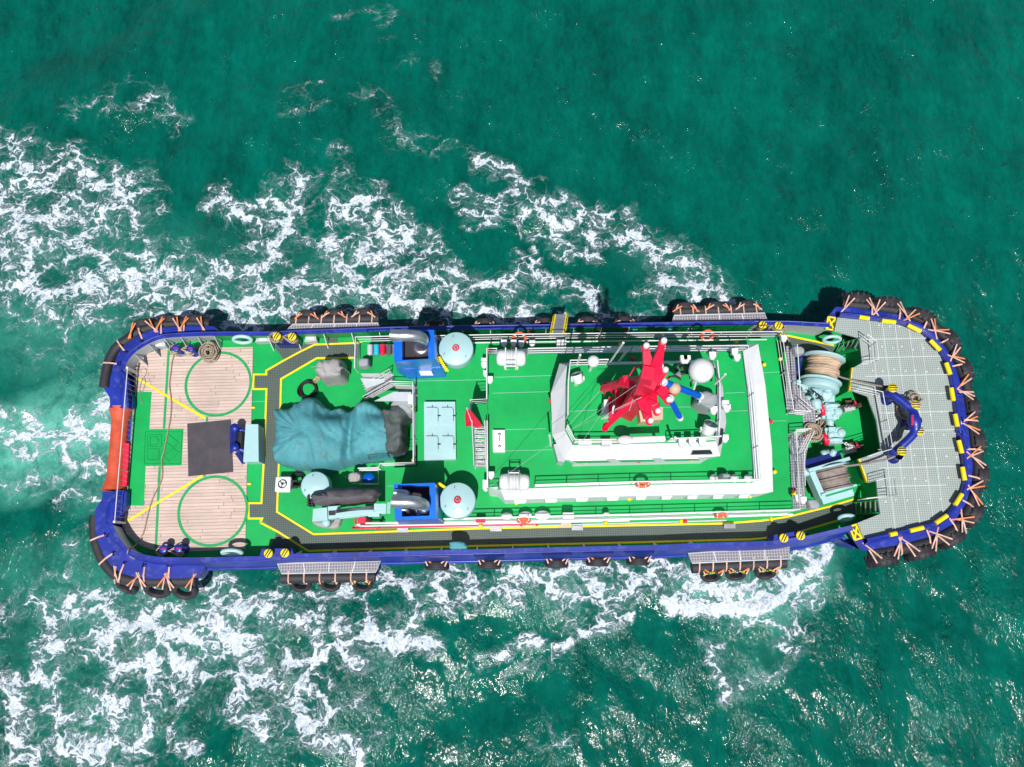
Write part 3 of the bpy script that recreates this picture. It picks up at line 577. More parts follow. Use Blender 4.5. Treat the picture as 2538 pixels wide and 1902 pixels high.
# -------- second level: roof ring with sloped coaming
out2 = [(1208,877),(1240,866),(1640,859),(1879,853),(1897,955),(1913,1114),(1916,1219),(1886,1224),(1560,1230.5),(1251,1240),(1233,1224),(1212,1222)]
in2  = [(1208,879),(1242,880),(1640,872),(1840,871),(1849,955),(1862,1114),(1869,1192),(1866,1197),(1560,1203),(1250,1213),(1240,1214),(1211,1215)]
O2 = [P(p[0], p[1], 4.5 if 4 <= i <= 7 else 4.3 if i == 3 or i in (8, 9) else 3.9) for i, p in enumerate(out2)]; I2 = W(in2, Z2)
b = MB(); b.loft([[Vector((p.x, p.y, Z1)) for p in O2], O2, [p + Vector((0, 0, .0)) for p in I2]], True)
b.build('upper_deckhouse', M['white'], tug)
b = MB(); b.poly([p - Vector((0, 0, .0)) for p in I2]); b.prism(W([(1168,1003),(1208,1001),(1209,1052),(1168,1052)], Z2), Z2 - .1, Z2); b.build('bridge_deck', M['deck'], tug)
def wall_patch(mb, a, c, d, e, s0, s1, t0, t1, off=.012, th=.02):
    """a,c top edge; e,d bottom edge of a wall quad"""
    f = lambda s, t: a.lerp(c, s).lerp(e.lerp(d, s), t)
    n = (c - a).cross(e - a).normalized()
    q = [f(s0, t0), f(s1, t0), f(s1, t1), f(s0, t1)]
    ce = (a + c + d + e) / 4
    if n.dot(ce - centre_) < 0: n = -n
    mb.loft([[p + n * .0 for p in q], [p + n * (off + th) for p in q]], True, cap1=True)
# wheelhouse
out3 = [(1387,901),(1766,893),(1791,957),(1800,1047),(1785,1131),(1740,1134),(1399,1140),(1369,1079),(1365,975)]
in3  = [(1405,907),(1768,899),(1778,960),(1777,1045),(1774,1094),(1735,1097),(1420,1104),(1400,1068),(1401,957)]
bas3 = [(1402,921),(1732,914),(1755,975),(1762,1055),(1740,1146),(1735,1149),(1418,1156.5),(1396,1100),(1393,985)]
O3 = W(out3, 7.3); I3 = W(in3, Z3); B3 = W(bas3, Z2)
MID3 = [b_.lerp(o, .42) * 1 for b_, o in zip(B3, O3)]; MID3 = [Vector((b_.x, b_.y, 6.0)) for b_ in B3]
b = MB(); b.loft([B3, MID3, O3, I3], True)
wh = b.build('wheelhouse', M['white'], tug)
b = MB(); b.poly([p - Vector((0, 0, .02)) for p in I3]); b.build('wheelhouse_roof', M['deck'], tug)
centre_ = sum(B3, Vector()) / len(B3) + Vector((0, 0, 1))
for i in range(len(B3)):
    j = (i + 1) % len(B3); a, c, d, e = O3[i], O3[j], MID3[j], MID3[i]; L_ = (c - a).length
    if L_ < .8: continue
    n = max(1, round(L_ / 1.55))
    for k in range(n):
        b = MB(); s0, s1 = (k + .1) / n, (k + .9) / n; wall_patch(b, a, c, d, e, s0, s1, .14, .86, .01, .02); f = b.build('window_frame', M['white2'], wh)
        b = MB(); wall_patch(b, a, c, d, e, s0 + .02 / n, s1 - .02 / n, .2, .8, .03, .006); b.build('window_glass', M['glass'], f)
b = MB(); wall_patch(b, I3[5], I3[4] , O3[4], O3[5], -.1, .0, .5, .6); 
b = MB(); a_, c_, d_, e_ = P(1717,1119,7.72), P(1762,1118,7.72), P(1766,1126,7.55), P(1713,1127.5,7.55)
b.loft([[p + Vector((0, 0, -.2)) for p in (a_, c_, d_, e_)], [p + Vector((0, 0, .04)) for p in (a_, c_, d_, e_)]], True, cap1=True); b.build('skylight', M['glass_d'], wh)
for q in ([(1786,1062),(1794,1064),(1789,1100),(1780,1106)], [(1768,912),(1774,912),(1787,950),(1782,952)]):
    b = MB(); w_ = W(q, 7.75); b.loft([[p - Vector((0, 0, .3)) for p in w_], w_], True, cap1=True); b.build('sun_strip', M['glass_d'], wh)
# small side house fittings under the wheelhouse wall
b = MB(); b.prism(W([(1372,1102),(1388,1098),(1404,1130),(1398,1146),(1383,1143)], 6.0), Z2, 6.0); b.build('side_locker', M['grey'], tug)
# windows along the deckhouse walls (both long sides, and the front)
centre_ = sum(O2, Vector()) / len(O2)
for (i, j, n) in ((8, 9, 4), (7, 8, 5), (1, 2, 5), (2, 3, 3), (4, 5, 3), (3, 4, 2)):
    a, c = O2[i], O2[j]; e = Vector((a.x, a.y, Z1)); d = Vector((c.x, c.y, Z1))
    for k in range(n):
        b = MB(); wall_patch(b, a, c, d, e, (k + .3) / n, (k + .7) / n, .2, .72, .01, .02); o = b.build('window_frame', M['white2'], tug)
        b = MB(); wall_patch(b, a, c, d, e, (k + .33) / n, (k + .67) / n, .26, .66, .03, .006); b.build('window_glass', M['glass'], o)
    for k in range(n):    # white hood over each window
        m = a.lerp(c, (k + .3) / n); m2 = a.lerp(c, (k + .7) / n)
        if i in (8, 7): 
            b = MB(); u = Vector((0, -1, 0)); b.prism([m + u * -.05, m2 + u * -.05, m2 + u * .12 + (m2 - m) * -.08, m + u * .12 + (m2 - m) * .08], 3.78, 3.84); b.build('window_hood', M['white2'], tug)
# ================================================================ fixed fittings of the tug
Zv = Vector((0, 0, 1))
def rail(px, z, h=1.0, step=1.35, name='railing', m='white2', levels=(1, .62, .3), r=.028, parent=None, closed=False, posts=True):
    b = MB(); pts = W(px, z)
    for k, l in enumerate(levels): b.tube([p + Zv * (h * l) for p in pts], r if k == 0 else r * .7, 6, closed=closed)
    if posts:
        pp = pts + ([pts[0]] if closed else [])
        for a, c in zip(pp, pp[1:]):
            n = max(1, round((c - a).length / step))
            for i in range(n + 1):
                q = a.lerp(c, i / n); b.cyl(q, q + Zv * h, r * .8, 5)
    return b.build(name, M[m], parent or tug)
def ob(name, m, parent, fn, bevel=0):
    b = MB(); fn(b); return b.build(name, M[m] if isinstance(m, str) else [M[x] for x in m], parent, bevel=bevel)
# railings round every deck
rail([(975,958),(1030,960),(1031,1154),(950,1157),(948,1166),(898,1168)], Z1)
rail([(889,925),(891,851),(976,849)], Z1)
rail([(1090,848),(1240,845),(1560,841),(1920,838),(1948,1026)], Z1, step=1.5)
rail([(1954,1077),(1963,1268),(1560,1279),(1140,1289),(1104,1290)], Z1, step=1.5)
rail([(1949,1028),(1989,1031)], Z1); rail([(1991,1072),(1955,1075)], Z1)
rail([(1234,1214),(1210,1216),(1209,1054)], Z2); rail([(1168,1050),(1168,1004),(1208,1002),(1208,880),(1232,880)], Z2)
rail([(1308,880),(1560,875),(1838,873),(1852,985),(1862,1113),(1868,1194)], Z2, step=1.5); rail([(1866,1195),(1560,1201),(1325,1208)], Z2, step=1.5)
rail([(1402,1066),(1420,1101),(1535,1100)], Z3, step=1.2); rail([(1650,1098),(1733,1095),(1771,1092)], Z3, step=1.2)
rail([(1403,1040),(1404,960),(1409,910),(1500,908)], Z3, step=1.2); rail([(1770,902),(1776,960),(1776,1044),(1772,1090)], Z3, h=.5, levels=(1, .5), step=1.4)
for px in ([(2128,842),(2152,860),(2156,903),(2118,911)], [(2109,970),(2166,982),(2178,1049),(2190,1120),(2130,1138)], [(2150,1197),(2192,1186),(2198,1232),(2126,1240)]): rail(px, ZB, .9, 1.1, r=.024)
rail([(1956,870),(1964,1000),(1998,1028)], 1.5, 1.1, 1.2, r=.022); rail([(1996,1080),(1972,1130),(1974,1210)], 1.5, 1.1, 1.2, r=.022)
sheet('winch_walkway', [(1948,858),(1966,858),(1975,955),(2020,1010),(2022,1045),(2008,1085),(1998,1130),(1992,1180),(1998,1260),(1966,1266),(1955,1077),(1992,1072),(1990,1031),(1949,1027)], 1.5, M['side_grating'], tug, .05)
# net fence across the stern
b = MB(); a0, a1 = P(340,925,.1), P(310,1297,.1); n = 30
tl = [a0.lerp(a1, i / n) + Zv * 1.0 for i in range(n + 1)]; bl = [a0.lerp(a1, i / n) for i in range(n + 1)]
b.tube(tl, .022, 6); b.build('fence_cable', M['white2'], tug)
b = MB(); b.tube(bl, .02, 6)
for i in range(0, n + 1): b.cyl(tl[i], bl[i], .011 if i % 10 else .03, 5)
b.build('stern_fence', M['grey'], tug)
for q in (a0, a1): ob('fence_post', 'white2', tug, lambda b: (b.beam(q, q + Zv * 1.05, .1, .1), b.beam(q + Vector((-.5, 0, 0)), q + Zv * .9, .05, .05)))
# stairs
def stairs(px0, px1, z0, z1, wpx, n, name='stairway', rails=False, tread='side_grating', side='grey'):
    a, c = P(px0[0], px0[1], z0), P(px1[0], px1[1], z1); d = (c - a); dh = Vector((d.x, d.y, 0)).normalized(); s = Vector((-dh.y, dh.x, 0)); wd = S(px0[0], px0[1], z0, wpx)
    t = ob(name, side, tug, lambda b: [b.beam(a + s * wd / 2 * k, c + s * wd / 2 * k, .04, .18) for k in (-1, 1)])
    for i in range(n):
        q = a.lerp(c, (i + .5) / n)
        b = MB(); b.box(q, (d.xy.length / n * .8, wd - .05, .04), math.atan2(dh.y, dh.x)); o = b.build('tread', M[tread], t)
    if rails:
        b = MB()
        for k in (-1, 1):
            e, f = a + s * (wd / 2 + .03) * k, c + s * (wd / 2 + .03) * k
            for h in (.95, .5): b.tube([e + Zv * h, f + Zv * h], .022, 6)
            for i in range(4): q = e.lerp(f, i / 3); b.cyl(q, q + Zv * .95, .02, 5)
        b.build('handrail', M['white2'], t)
    return t
stairs((1192,1160), (1188,1054), Z1, Z2, 26, 10, rails=True, tread='steel')
stairs((908,979), (972,943), 0, Z1, 26, 11, rails=True, side='white2')
stairs((2070,868), (2129,853), 0, ZB, 30, 5, tread='steel', side='green_plain'); stairs((2116,1262), (2176,1256), 0, ZB, 30, 5, tread='steel', side='green_plain')
stairs((1976,1135), (1962,1085), 1.5, Z1, 18, 5, tread='steel')
# mooring bollards built into the bulwark
def stripe_cap(b, c, r, z, n, ang, w_):
    pass
def yellow_bitt(px, housing):
    for k, (u, v) in enumerate(px):
        b = MB(); c = P(u, v, 1.35); r = .2
        b.lathe(Vector((c.x, c.y, 0)), [(.12, 0), (.12, 1.25), (r, 1.28), (r, 1.36), (r - .03, 1.38), (0, 1.38)], 20); o = b.build('mooring_post', M['yellow'], tug)
        b = MB()
        for s_ in (-.055, .055):
            hl = math.sqrt((r - .02) ** 2 - s_ ** 2); dr = Vector((.55, 1 if housing < 2 else 1, 0)).normalized() if housing != 3 else Vector((1, 0, 0)); nn = Vector((-dr.y, dr.x, 0))
            b.beam(c + nn * s_ - dr * hl + Zv * .035, c + nn * s_ + dr * hl + Zv * .035, .05, .014)
        b.build('stripe', M['soot'], o)
yellow_bitt([(686,833.5),(724,834.6)], 0); yellow_bitt([(1891,805.6),(1930,807)], 0)
yellow_bitt([(665,1372),(706,1371)], 1); yellow_bitt([(1943,1334),(1984.5,1328)], 1)
for q in ([(672,824),(738,824),(738,846),(724,851),(682,851),(671,842)], [(1876,796),(1952,796),(1952,815),(1935,822),(1886,822),(1876,812)]):
    ob('mooring_recess', 'blue_d', tug, lambda b: b.prism(W(q, .9), .0, .55), .03)
for q in ([(644,1378),(648,1361),(722,1359),(728,1374)], [(1916,1342),(1920,1326),(1990,1315),(2006,1327)]):
    ob('mooring_recess', 'blue', tug, lambda b: b.prism(W(q, 1.08), .0, 1.08), .04)
for u, v in ((435.5,863),(472,864),(405,1361),(442.5,1360)):
    c = P(u, v, .75); ob('deck_bollard', 'blue', tug, lambda b: b.lathe(Vector((c.x, c.y, .06)), [(.25, 0), (.15, .06), (.15, .6), (.19, .64), (.19, .72), (.16, .74), (0, .74)], 20))
    b = MB()
    for k, dx in enumerate((-.07, -.02, .03, .08)): b.box(c + Vector((dx, 0, .062)), (.03, .05 + .02 * (k % 2), .01))
    b.build('bollard_lettering', M['red'], tug)
for px in ([(435,875),(472,876)], [(405,1372),(443,1372)]):
    ob('bollard_base', 'green_plain', tug, lambda b: b.prism(W([(px[0][0] - 16, px[0][1] - 12), (px[1][0] + 16, px[1][1] - 12), (px[1][0] + 16, px[1][1] + 4), (px[0][0] - 16, px[0][1] + 4)], .09), .05, .09))
# fairlead chocks: pale oval rings in the bulwark
for c, ln in (((601,842),44),((575,1370),48),((2062,842),40),((2098,1284),36)):
    q = P(c[0], c[1], .9); r_ = S(c[0], c[1], .9, ln / 2)
    ob('fairlead', 'teal', tug, lambda b: b.tube([q + Vector((math.cos(t) * r_, math.sin(t) * .1, math.sin(t) * .22)) for t in [2 * math.pi * i / 24 for i in range(24)]], .09, 10, closed=True))
# grey bulwark lockers with small print
for q in ([(372,860),(383,848),(408,849),(411,859)], [(632,848),(637,836),(668,835),(672,846)], [(755,848),(757,830),(782,830),(785,846)]):
    ob('bulwark_locker', 'grey', tug, lambda b: b.prism(W(q, .5), .07, .5), .02)
    cx = sum(p[0] for p in q) / 4; cy = sum(p[1] for p in q) / 4
    ob('warning_plate', 'white2', tug, lambda b: b.box(P(cx, cy, .515), (.36, .14, .02)))
# towing gear at the winch end of the wooden deck
tg = ob('towing_guide', 'teal', tug, lambda b: (b.prism(W([(612,1052),(640,1052),(641,1145),(608,1145)], .95), .05, .95), b.prism(W([(608,1052),(617,1050),(612,1147),(602,1145)], .8), .05, .75)), .04)
for v in (1061,1109): ob('guide_post', 'blue', tug, lambda b: (b.cyl(P(582,v,.85), P(582,v,.85) - Zv * .75, .17, 18), b.lathe(P(582,v,.85), [(.21, 0), (.21, .08), (0, .1)], 20), b.cyl(P(584,v + 1,.5), P(612,v + 10,.4), .15, 14)))
ob('guide_bar', 'blue_d', tug, lambda b: (b.cyl(P(584,1061,.45), P(582,1109,.45), .17, 14), b.beam(P(588,1122,.3), P(606,1148,.3), .2, .2), b.beam(P(573,1062,.2), P(573,1124,.2), .1, .1)))
ob('guide_roller', 'black', tug, lambda b: (b.cyl(P(598,1072,.5), P(596,1110,.5), .2, 14),))
for u, v in ((628,1011),(618,1200)): ob('deck_socket', 'yellow', tug, lambda b: b.box(P(u, v, .05), (.18, .09, .05)))
# mat
mt_ = MB(); mt_.prism(W([(464,1050.7),(572,1040.5),(577.5,1170),(466.6,1181)], .1), .068, .10); mt_ = mt_.build('deck_mat', M['mat'], None)
tag(mt_, 'dark grey square rubber mat lying on the wooden aft deck between the painted circles', 'mat')
# ---------------------------------------------------------------- funnels
def funnel(topq, opn, baseq, zt=5.4):
    T = W(topq, zt); Bq = W(baseq, Z1); O = W(opn, zt)
    b = MB(); b.loft([Bq, T], True, smooth=False); b.loft([T, O], True); b.loft([O, [Vector((p.x, p.y, zt - .7)) for p in O]], True); f = b.build('funnel', M['funnel'], tug, bevel=.05)
    ob('funnel_grid', 'soot', f, lambda b: b.poly([Vector((p.x, p.y, zt - .68)) for p in O])); return f
f1 = funnel([(976,817),(1076,818),(1078,889),(977,898)], [(996,823),(1062,822),(1062,890),(997,893)], [(990,851),(1092,846),(1106,926),(1016,935),(989,925)][:2] + [(1107,927),(986,925)])
ob('funnel_step', 'funnel', f1, lambda b: b.loft([W([(988,926),(1107,927),(1104,936),(1015,940)], Z1), W([(990,912),(1100,908),(1098,912),(1010,914)], 3.9)], True, cap1=True), .02)
ob('funnel_hatch', 'white', f1, lambda b: b.loft([W([(1036,914),(1065,913),(1074,931),(1043,931)], 3.35), W([(1036,914),(1065,913),(1074,931),(1043,931)], 3.5)], True, cap1=True), .02)
f2 = funnel([(976,1200.5),(1078,1197),(1081.6,1286.5),(978.6,1289)], [(996,1206),(1064.6,1205),(1064.6,1278.5),(996,1281)], [(990,1217),(1096,1212),(1102,1299),(989,1301)])
for f, a, c in ((f1, (1083,884), (1106,922)), (f2, (1083,1198), (1104,1212))):
    for k in range(8):
        t = (k + .5) / 8; p = P(a[0] + (c[0] - a[0]) * t, a[1] + (c[1] - a[1]) * t, 4.4 - .7 * t)
        ob('hazard_bar', 'yellow', f, lambda b: b.box(p + Vector((.06, 0, 0)), (.16, .06, .1)))
def pipe_path(px): return catmull([P(*p) for p in px], 6)
ob('exhaust_pipe', 'steel', f1, lambda b: b.tube(pipe_path([(1044,860,4.75),(1047,852,5.3),(1048,842,5.9),(1036,834,6.3),(1010,832,6.45),(985,832,6.45),(968,830,6.45)]), .25, 20))
ob('exhaust_pipe', 'steel', f2, lambda b: b.tube(pipe_path([(1047,1262,4.75),(1050,1258,5.3),(1049,1252,5.9),(1036,1247,6.3),(1010,1244,6.45),(988,1244,6.45),(972,1243,6.45)]), .25, 20))
ob('exhaust_pipe', 'steel', f2, lambda b: b.tube(pipe_path([(1012,1232,4.75),(1012,1226,5.2),(1006,1222,5.4),(990,1221,5.5),(977,1221,5.5)]), .13, 14))
ob('exhaust_pipe', 'steel', f2, lambda b: b.tube(pipe_path([(1011,1272,4.75),(1010,1266,5.2),(1003,1264,5.3),(990,1264,5.3)]), .07, 10))
for f, (u, v) in ((f1, (1044,861)), (f2, (1047,1262))): ob('pipe_collar', 'steel', f, lambda b: b.lathe(P(u, v, 4.73), [(.36, 0), (.36, .05), (.24, .08)], 24))
# ---------------------------------------------------------------- ventilators
def wheel(b, c, r, k=.022, n=5):
    b.tube([c + Vector((math.cos(t) * r, math.sin(t) * r, 0)) for t in [2 * math.pi * i / 20 for i in range(20)]], k, 6, closed=True)
    for i in range(n): t = 2 * math.pi * i / n + .3; b.cyl(c, c + Vector((math.cos(t) * r, math.sin(t) * r, 0)), k * .8, 5)
    b.cyl(c - Zv * .03, c + Zv * .04, r * .25, 8)
def ventilator(u, v, rpx, z, zb, wh_=True):
    c = P(u, v, z); r = S(u, v, z, rpx); c0 = Vector((c.x, c.y, zb)); h = z - zb
    o = ob('ventilator', 'teal', tug, lambda b: b.lathe(c0, [(r * .5, 0), (r * .5, h * .25), (r * .98, h * .55), (r, h * .6), (r, h - .06), (r * .985, h - .02), (r * .95, h), (0, h + .04)], 56))
    if wh_: ob('hand_wheel', 'red', o, lambda b: wheel(b, c + Zv * .12, r * .17, .025))
    for t in (1.8, 3.6, 5.6): ob('lifting_lug', 'black', o, lambda b: b.box(c + Vector((math.cos(t) * r * .75, math.sin(t) * r * .75, .04)), (.02, .09, .05)))
ventilator(1130, 864, 43, 4.1, Z1); ventilator(1134, 1240.5, 44.5, 4.1, Z1); ventilator(780.5, 1204, 35, 1.7, 0, False)
q = P(700.5, 1200.5, .8); hv = ob('vent_hatch', 'white', tug, lambda b: (b.box((q.x, q.y, .65), (.74, .74, .3)), b.box((q.x, q.y, .25), (.4, .4, .5))), .08)
ob('hand_wheel', 'black', hv, lambda b: wheel(b, q + Zv * .07, .19, .018, 3)); ob('hatch_hinge', 'black', hv, lambda b: (b.box(q + Vector((.5, .15, -.1)), (.3, .08, .08)), b.box(q + Vector((.5, -.15, -.1)), (.3, .08, .08)), b.box(q + Vector((.42, 0, -.1)), (.1, .4, .06))))
# machinery hatch with four lids
mh = ob('machinery_hatch', 'teal', tug, lambda b: b.prism(W([(1051,996.5),(1128,996),(1130,1139),(1051.5,1141)], Z1 + .35), Z1, Z1 + .35), .03)
for (x0, x1, y0, y1) in ((1057,1086,1010,1052),(1095,1124,1010,1052),(1057,1086,1081,1122),(1096,1125,1081,1122)):
    ob('hatch_lid', 'teal', mh, lambda b: b.prism(W([(x0,y0),(x1,y0),(x1,y1),(x0,y1)], Z1 + .39), Z1 + .35, Z1 + .39), .02)
    ob('lid_seal', 'soot', mh, lambda b: (b.tube(W([(x0,y0),(x1 - 4,y0),(x1,y0 + 5),(x1,y1 - 8)], Z1 + .395), .011, 4), b.box(P(x1 + 2, (y0 + y1) / 2, Z1 + .41), (.14, .04, .04)), b.box(P((x0 + x1) / 2, y0 - 3, Z1 + .38), (.03, .08, .04))))
# low grey hatch by the bridge stair
lh = ob('low_hatch', 'white', tug, lambda b: b.prism(W([(1221,1066),(1251,1066),(1252,1121),(1222,1121)], Z2 + .25), Z2, Z2 + .25), .02)
ob('hatch_handle', 'steel', lh, lambda b: (b.tube(W([(1238,1078),(1238,1094)], Z2 + .29), .02, 6), b.lathe(P(1238,1107,Z2+.25), [(.06,0),(.06,.03),(0,.04)], 10), b.lathe(P(1238,1077,Z2+.25), [(.06,0),(.06,.03),(0,.04)], 10)))
# pipes, pipe run, fire main
for z, pts, r, m in ((.9, [(881,1284),(881,1296),(886,1304),(897,1309),(1180,1302),(1331,1297.5)], .045, 'red'), (.6, [(1331,1297),(1331,1304)], .05, 'red'), (1.9, [(906,1297),(1140,1296),(1560,1287),(1965,1275)], .05, 'white2'), (1.4, [(893,1300),(900,1304),(1180,1299),(1560,1291)], .035, 'white2'), (.5, [(893,1296),(896,1303),(905,1306),(1180,1306),(1560,1297),(1800,1290)], .04, 'grey'),
                     (3.0, [(1100,853),(1240,849),(1900,842)], .03, 'white2')):
    ob('fire_main' if m == 'red' else 'service_pipe', m, tug, lambda b: b.tube(catmull(W(pts, z), 3), r, 8))
for u, v in ((1233,1298),(1292,1300),(897,1309),(935,1310)): ob('hydrant_valve', 'red', tug, lambda b: (b.cyl(P(u, v, .6), P(u, v, 1.25), .07, 8), b.cyl(P(u - 3, v, 1.0), P(u + 3, v, 1.0), .09, 8)))
for x in (998, 1229, 1431, 1809): ob('gangway_step', 'steel', tug, lambda b: b.prism(W([(x - 14,1309 - (x - 998) * .012),(x + 14,1309 - (x - 998) * .012),(x + 14,1320 - (x - 998) * .012),(x - 14,1320 - (x - 998) * .012)], .35), .3, .35))
ob('walkway_ramp', 'beige', tug, lambda b: b.loft([W([(1384,1308),(1400,1286),(1420,1286),(1412,1306)], .9), W([(1384,1308),(1400,1286),(1420,1286),(1412,1306)], .96)], True, cap1=True))
# deck lights: yellow and red domes on the walls and decks
for (u, v, z, m) in ((1280,1247,3.0,'yellow'),(1560,1237,3.1,'yellow'),(1859,1230,3.1,'yellow'),(1920,1170,Z1+.3,'yellow'),(1894,904,Z1+.3,'yellow'),(1825,847,Z1+.3,'yellow'),(1537,854,Z1+.3,'yellow'),(1452,1145,6.0,'yellow'),(1714,1139,6.0,'yellow'),(1440,895,Z2+.3,'yellow'),(1695,889,Z2+.3,'yellow'),(1271,863,Z1+.4,'yellow'),(1191,1304,1.6,'yellow'),(1501,1296,1.6,'yellow'),(1688,1292,1.6,'yellow'),(1912,1287,1.4,'yellow'),(1968,1223,2.0,'yellow'),(1934,890,2.2,'yellow'),(1025,1140,3.0,'yellow'),(1025,1013,3.0,'yellow'),
                     (1660,1234,3.0,'red'),(1583,1142,6.0,'red'),(1910,1046,Z1+.3,'red'),(1568,890,Z2+.3,'red'),(1698,1292,1.5,'red'),(1967,1213,2.2,'red'),(1365,993,6.2,'red'),(1212,868,Z1+1,'red')):
    c = P(u, v, z); ob('deck_light', m, tug, lambda b: (b.dome(c, .10, 12, 6), b.cyl(c - Zv * .28, c, .05, 8)))
# white floodlights, speakers, cameras on the rails
for (u, v, z) in ((1200,894,3.4),(1200,903,3.4),(1205,925,3.4),(1204,1196,3.4),(1204,1207,3.4),(1214,940,5.6),(1217,1176,5.6),(1249,849,3.6),(1273,849,3.6),(1292,851,3.6),(1319,849,3.6),(1820,871,6),(1826,885,5.8),(1990,1238,3.4),(1942,838,3.6),(1977,1233,3.3),(1797,1000,7.9),(1801,1010,7.9),(1796,1085,7.6),(1740,1094,8.8),(1715,1094,8.8),(1690,1096,8.8),(1694,889,9),(1702,889,9),(1768,1015,9),(1765,880,8.2)):
    c = P(u, v, z); ob('floodlight', 'white2', tug, lambda b: (b.box(c, (.26, .2, .2)), b.cyl(c - Zv * .5, c, .03, 6), b.dome(c + Vector((0, -.1, 0)), .12, 10, 5)))
# white boxes by the rails
for (q, z, h) in (([(1380,841),(1403,841),(1403,855),(1380,855)], 3.7, .5), ([(1395,1271),(1422,1271),(1422,1286),(1395,1286)], 3.4, .7), ([(1179,1284),(1202,1284),(1202,1294),(1179,1294)], 3.0, .6), ([(1434,1090),(1466,1090),(1466,1102),(1434,1102)], 8.6, .3), ([(1492,1091),(1516,1091),(1516,1102),(1492,1102)], 8.6, .5),([(1024,978),(1028,978),(1028,1002),(1011,1002),(1011,978)],3.2,.5)):
    ob('deck_box', 'white2' if q[0][0] != 1179 else 'red', tug, lambda b: b.prism(W(q, z), z - h, z), .03)
# valves along the upper bulwark walkway
for u, m in ((1294,'cyan'),(1315,'red'),(1426,'cyan'),(1467,'black'),(1490,'red'),(1554,'red'),(1574,'cyan'),(1663,'cyan'),(1710,'grey')):
    v = 820 - (u - 1294) * .022; c = P(u, v, .6); ob('deck_valve', m, tug, lambda b: (b.cyl(Vector((c.x, c.y, 0)), c, .06, 8), wheel(b, c, .12, .02)))
ob('stern_hose_frame', 'white2', tug, lambda b: b.tube(W([(890,1166),(890,1200),(938,1200),(938,1166)], 1.2), .035, 6, closed=True))
ob('stair_landing', 'grey', tug, lambda b: b.prism(W([(893,938),(972,940),(908,964)], 1.9), 1.8, 1.9))
ob('stair_landing', 'grey', tug, lambda b: b.prism(W([(975,972),(1030,972),(1030,996),(928,994)], 2.3), 2.2, 2.3))
ob('stack_pipe', 'steel', tug, lambda b: (b.prism(W([(910,854),(976,854),(976,879),(914,879)], 2.95), 2.9, 2.95),))
for k, (u, m) in enumerate(((917,'grey'),(933,'cyan'),(948,'red'),(964,'cover_d'))):
    ob('gas_cylinder', m, tug, lambda b: (b.cyl(P(u, 856, 3.1), P(u, 875, 3.1), .13, 14), b.dome(P(u, 875, 3.1), .13, 12, 6), b.cyl(P(u, 875, 3.1), P(u, 879, 3.1), .05, 8)))
from mathutils import noise as mnoise
# ================================================================ mast, domes and other gear on the wheelhouse roof
ZT = 14.0
hub = P(1612, 950, ZT)
mst = ob('mast', 'red', tug, lambda b: (b.beam(P(1552,1020,Z3), P(1610,945,ZT), .7, .6, wd2=.5, ht2=.4), b.beam(P(1585,985,11.5), P(1606,925,14.6), .6, .55, wd2=.42, ht2=.35)))
for a, c, w0, w1 in (((1498,958,8.2),(1592,940,12.6),.2,.22), ((1512,1038,8),(1590,975,12.4),.17,.2), ((1600,1040,8),(1606,985,12.4),.22,.25), ((1497,963,8.6),(1500,948,8.6),.2,.12), ((1520,1000,8),(1585,950,11.8),.14,.16), ((1512,965,8.8),(1540,1000,9.2),.09,.09), ((1540,962,9.8),(1520,998,9),.09,.09), ((1555,952,10.6),(1535,1000,9.4),.1,.1)):
    ob('mast_leg', 'red', mst, lambda b: b.beam(P(*a), P(*c), w0, w0, wd2=w1, ht2=w1))
def arm(a, c, w0, w1, lamp=True, h=.16, lz=0):
    w0 *= .56; w1 *= .55
    o = ob('mast_arm', 'red', mst, lambda b: (b.beam(P(*a), P(*c), w0, h, wd2=w1, ht2=h * .8), b.lathe(P(*c), [(.12, -.06), (.12, .05), (0, .05)], 14)))
    if lamp:
        p = P(*c) + Zv * .1; ob('mast_lamp', 'white2', o, lambda b: b.lathe(p, [(.07, 0), (.095, .03), (.095, .17), (.07, .21), (0, .22)], 14))
arm((1610,925,14.2), (1599,862,14.6), .75, .3); arm((1622,925,14.2), (1642,850,15.2), .75, .28)
arm((1592,985,13), (1610,1046,12.2), .85, .35); arm((1612,980,13), (1628,1022,12.2), .7, .32)
arm((1632,960,13.4), (1655,994,13.0), .6, .35); arm((1622,950,13.8), (1646,921,13.8), .6, .4); arm((1620,945,14), (1634,912,14), .6, .45)
arm((1585,978,12.2), (1500,1062,10.2), .5, .22, False, .35)
ob('mast_fin', 'red', mst, lambda b: (b.loft([[P(1500,1062,10.2), P(1494,1050,10.2), P(1497,1070,10.4)], [P(1503,1046,10.6), P(1510,1049,10.6), P(1506,1052,10.3)]], True, True, True), b.loft([W([(1493,950),(1497,985),(1502,965)], 9.2), W([(1498,954),(1501,975),(1505,964)], 9.6)], True, True, True)))
ob('mast_yard', 'red', mst, lambda b: (b.beam(P(1493,965,9.4), P(1545,948,11.0), .2, .2), b.beam(P(1512,985,9.0), P(1514,1040,9.0), .12, .12), b.beam(P(1530,968,9.6), P(1532,1015,9.6), .16, .16), b.beam(P(1538,948,11.2), P(1578,955,11.8), .3, .2), b.beam(P(1556,942,11.4), P(1545,944,11.4), .3, .2)))
ob('mast_platform', 'red', mst, lambda b: (b.prism(W([(1580,938),(1630,925),(1640,955),(1632,978),(1590,985)], 12.6), 12.5, 12.6), b.prism(W([(1645,955),(1680,962),(1686,972),(1672,982),(1648,985)], 12.9), 12.8, 12.9)))
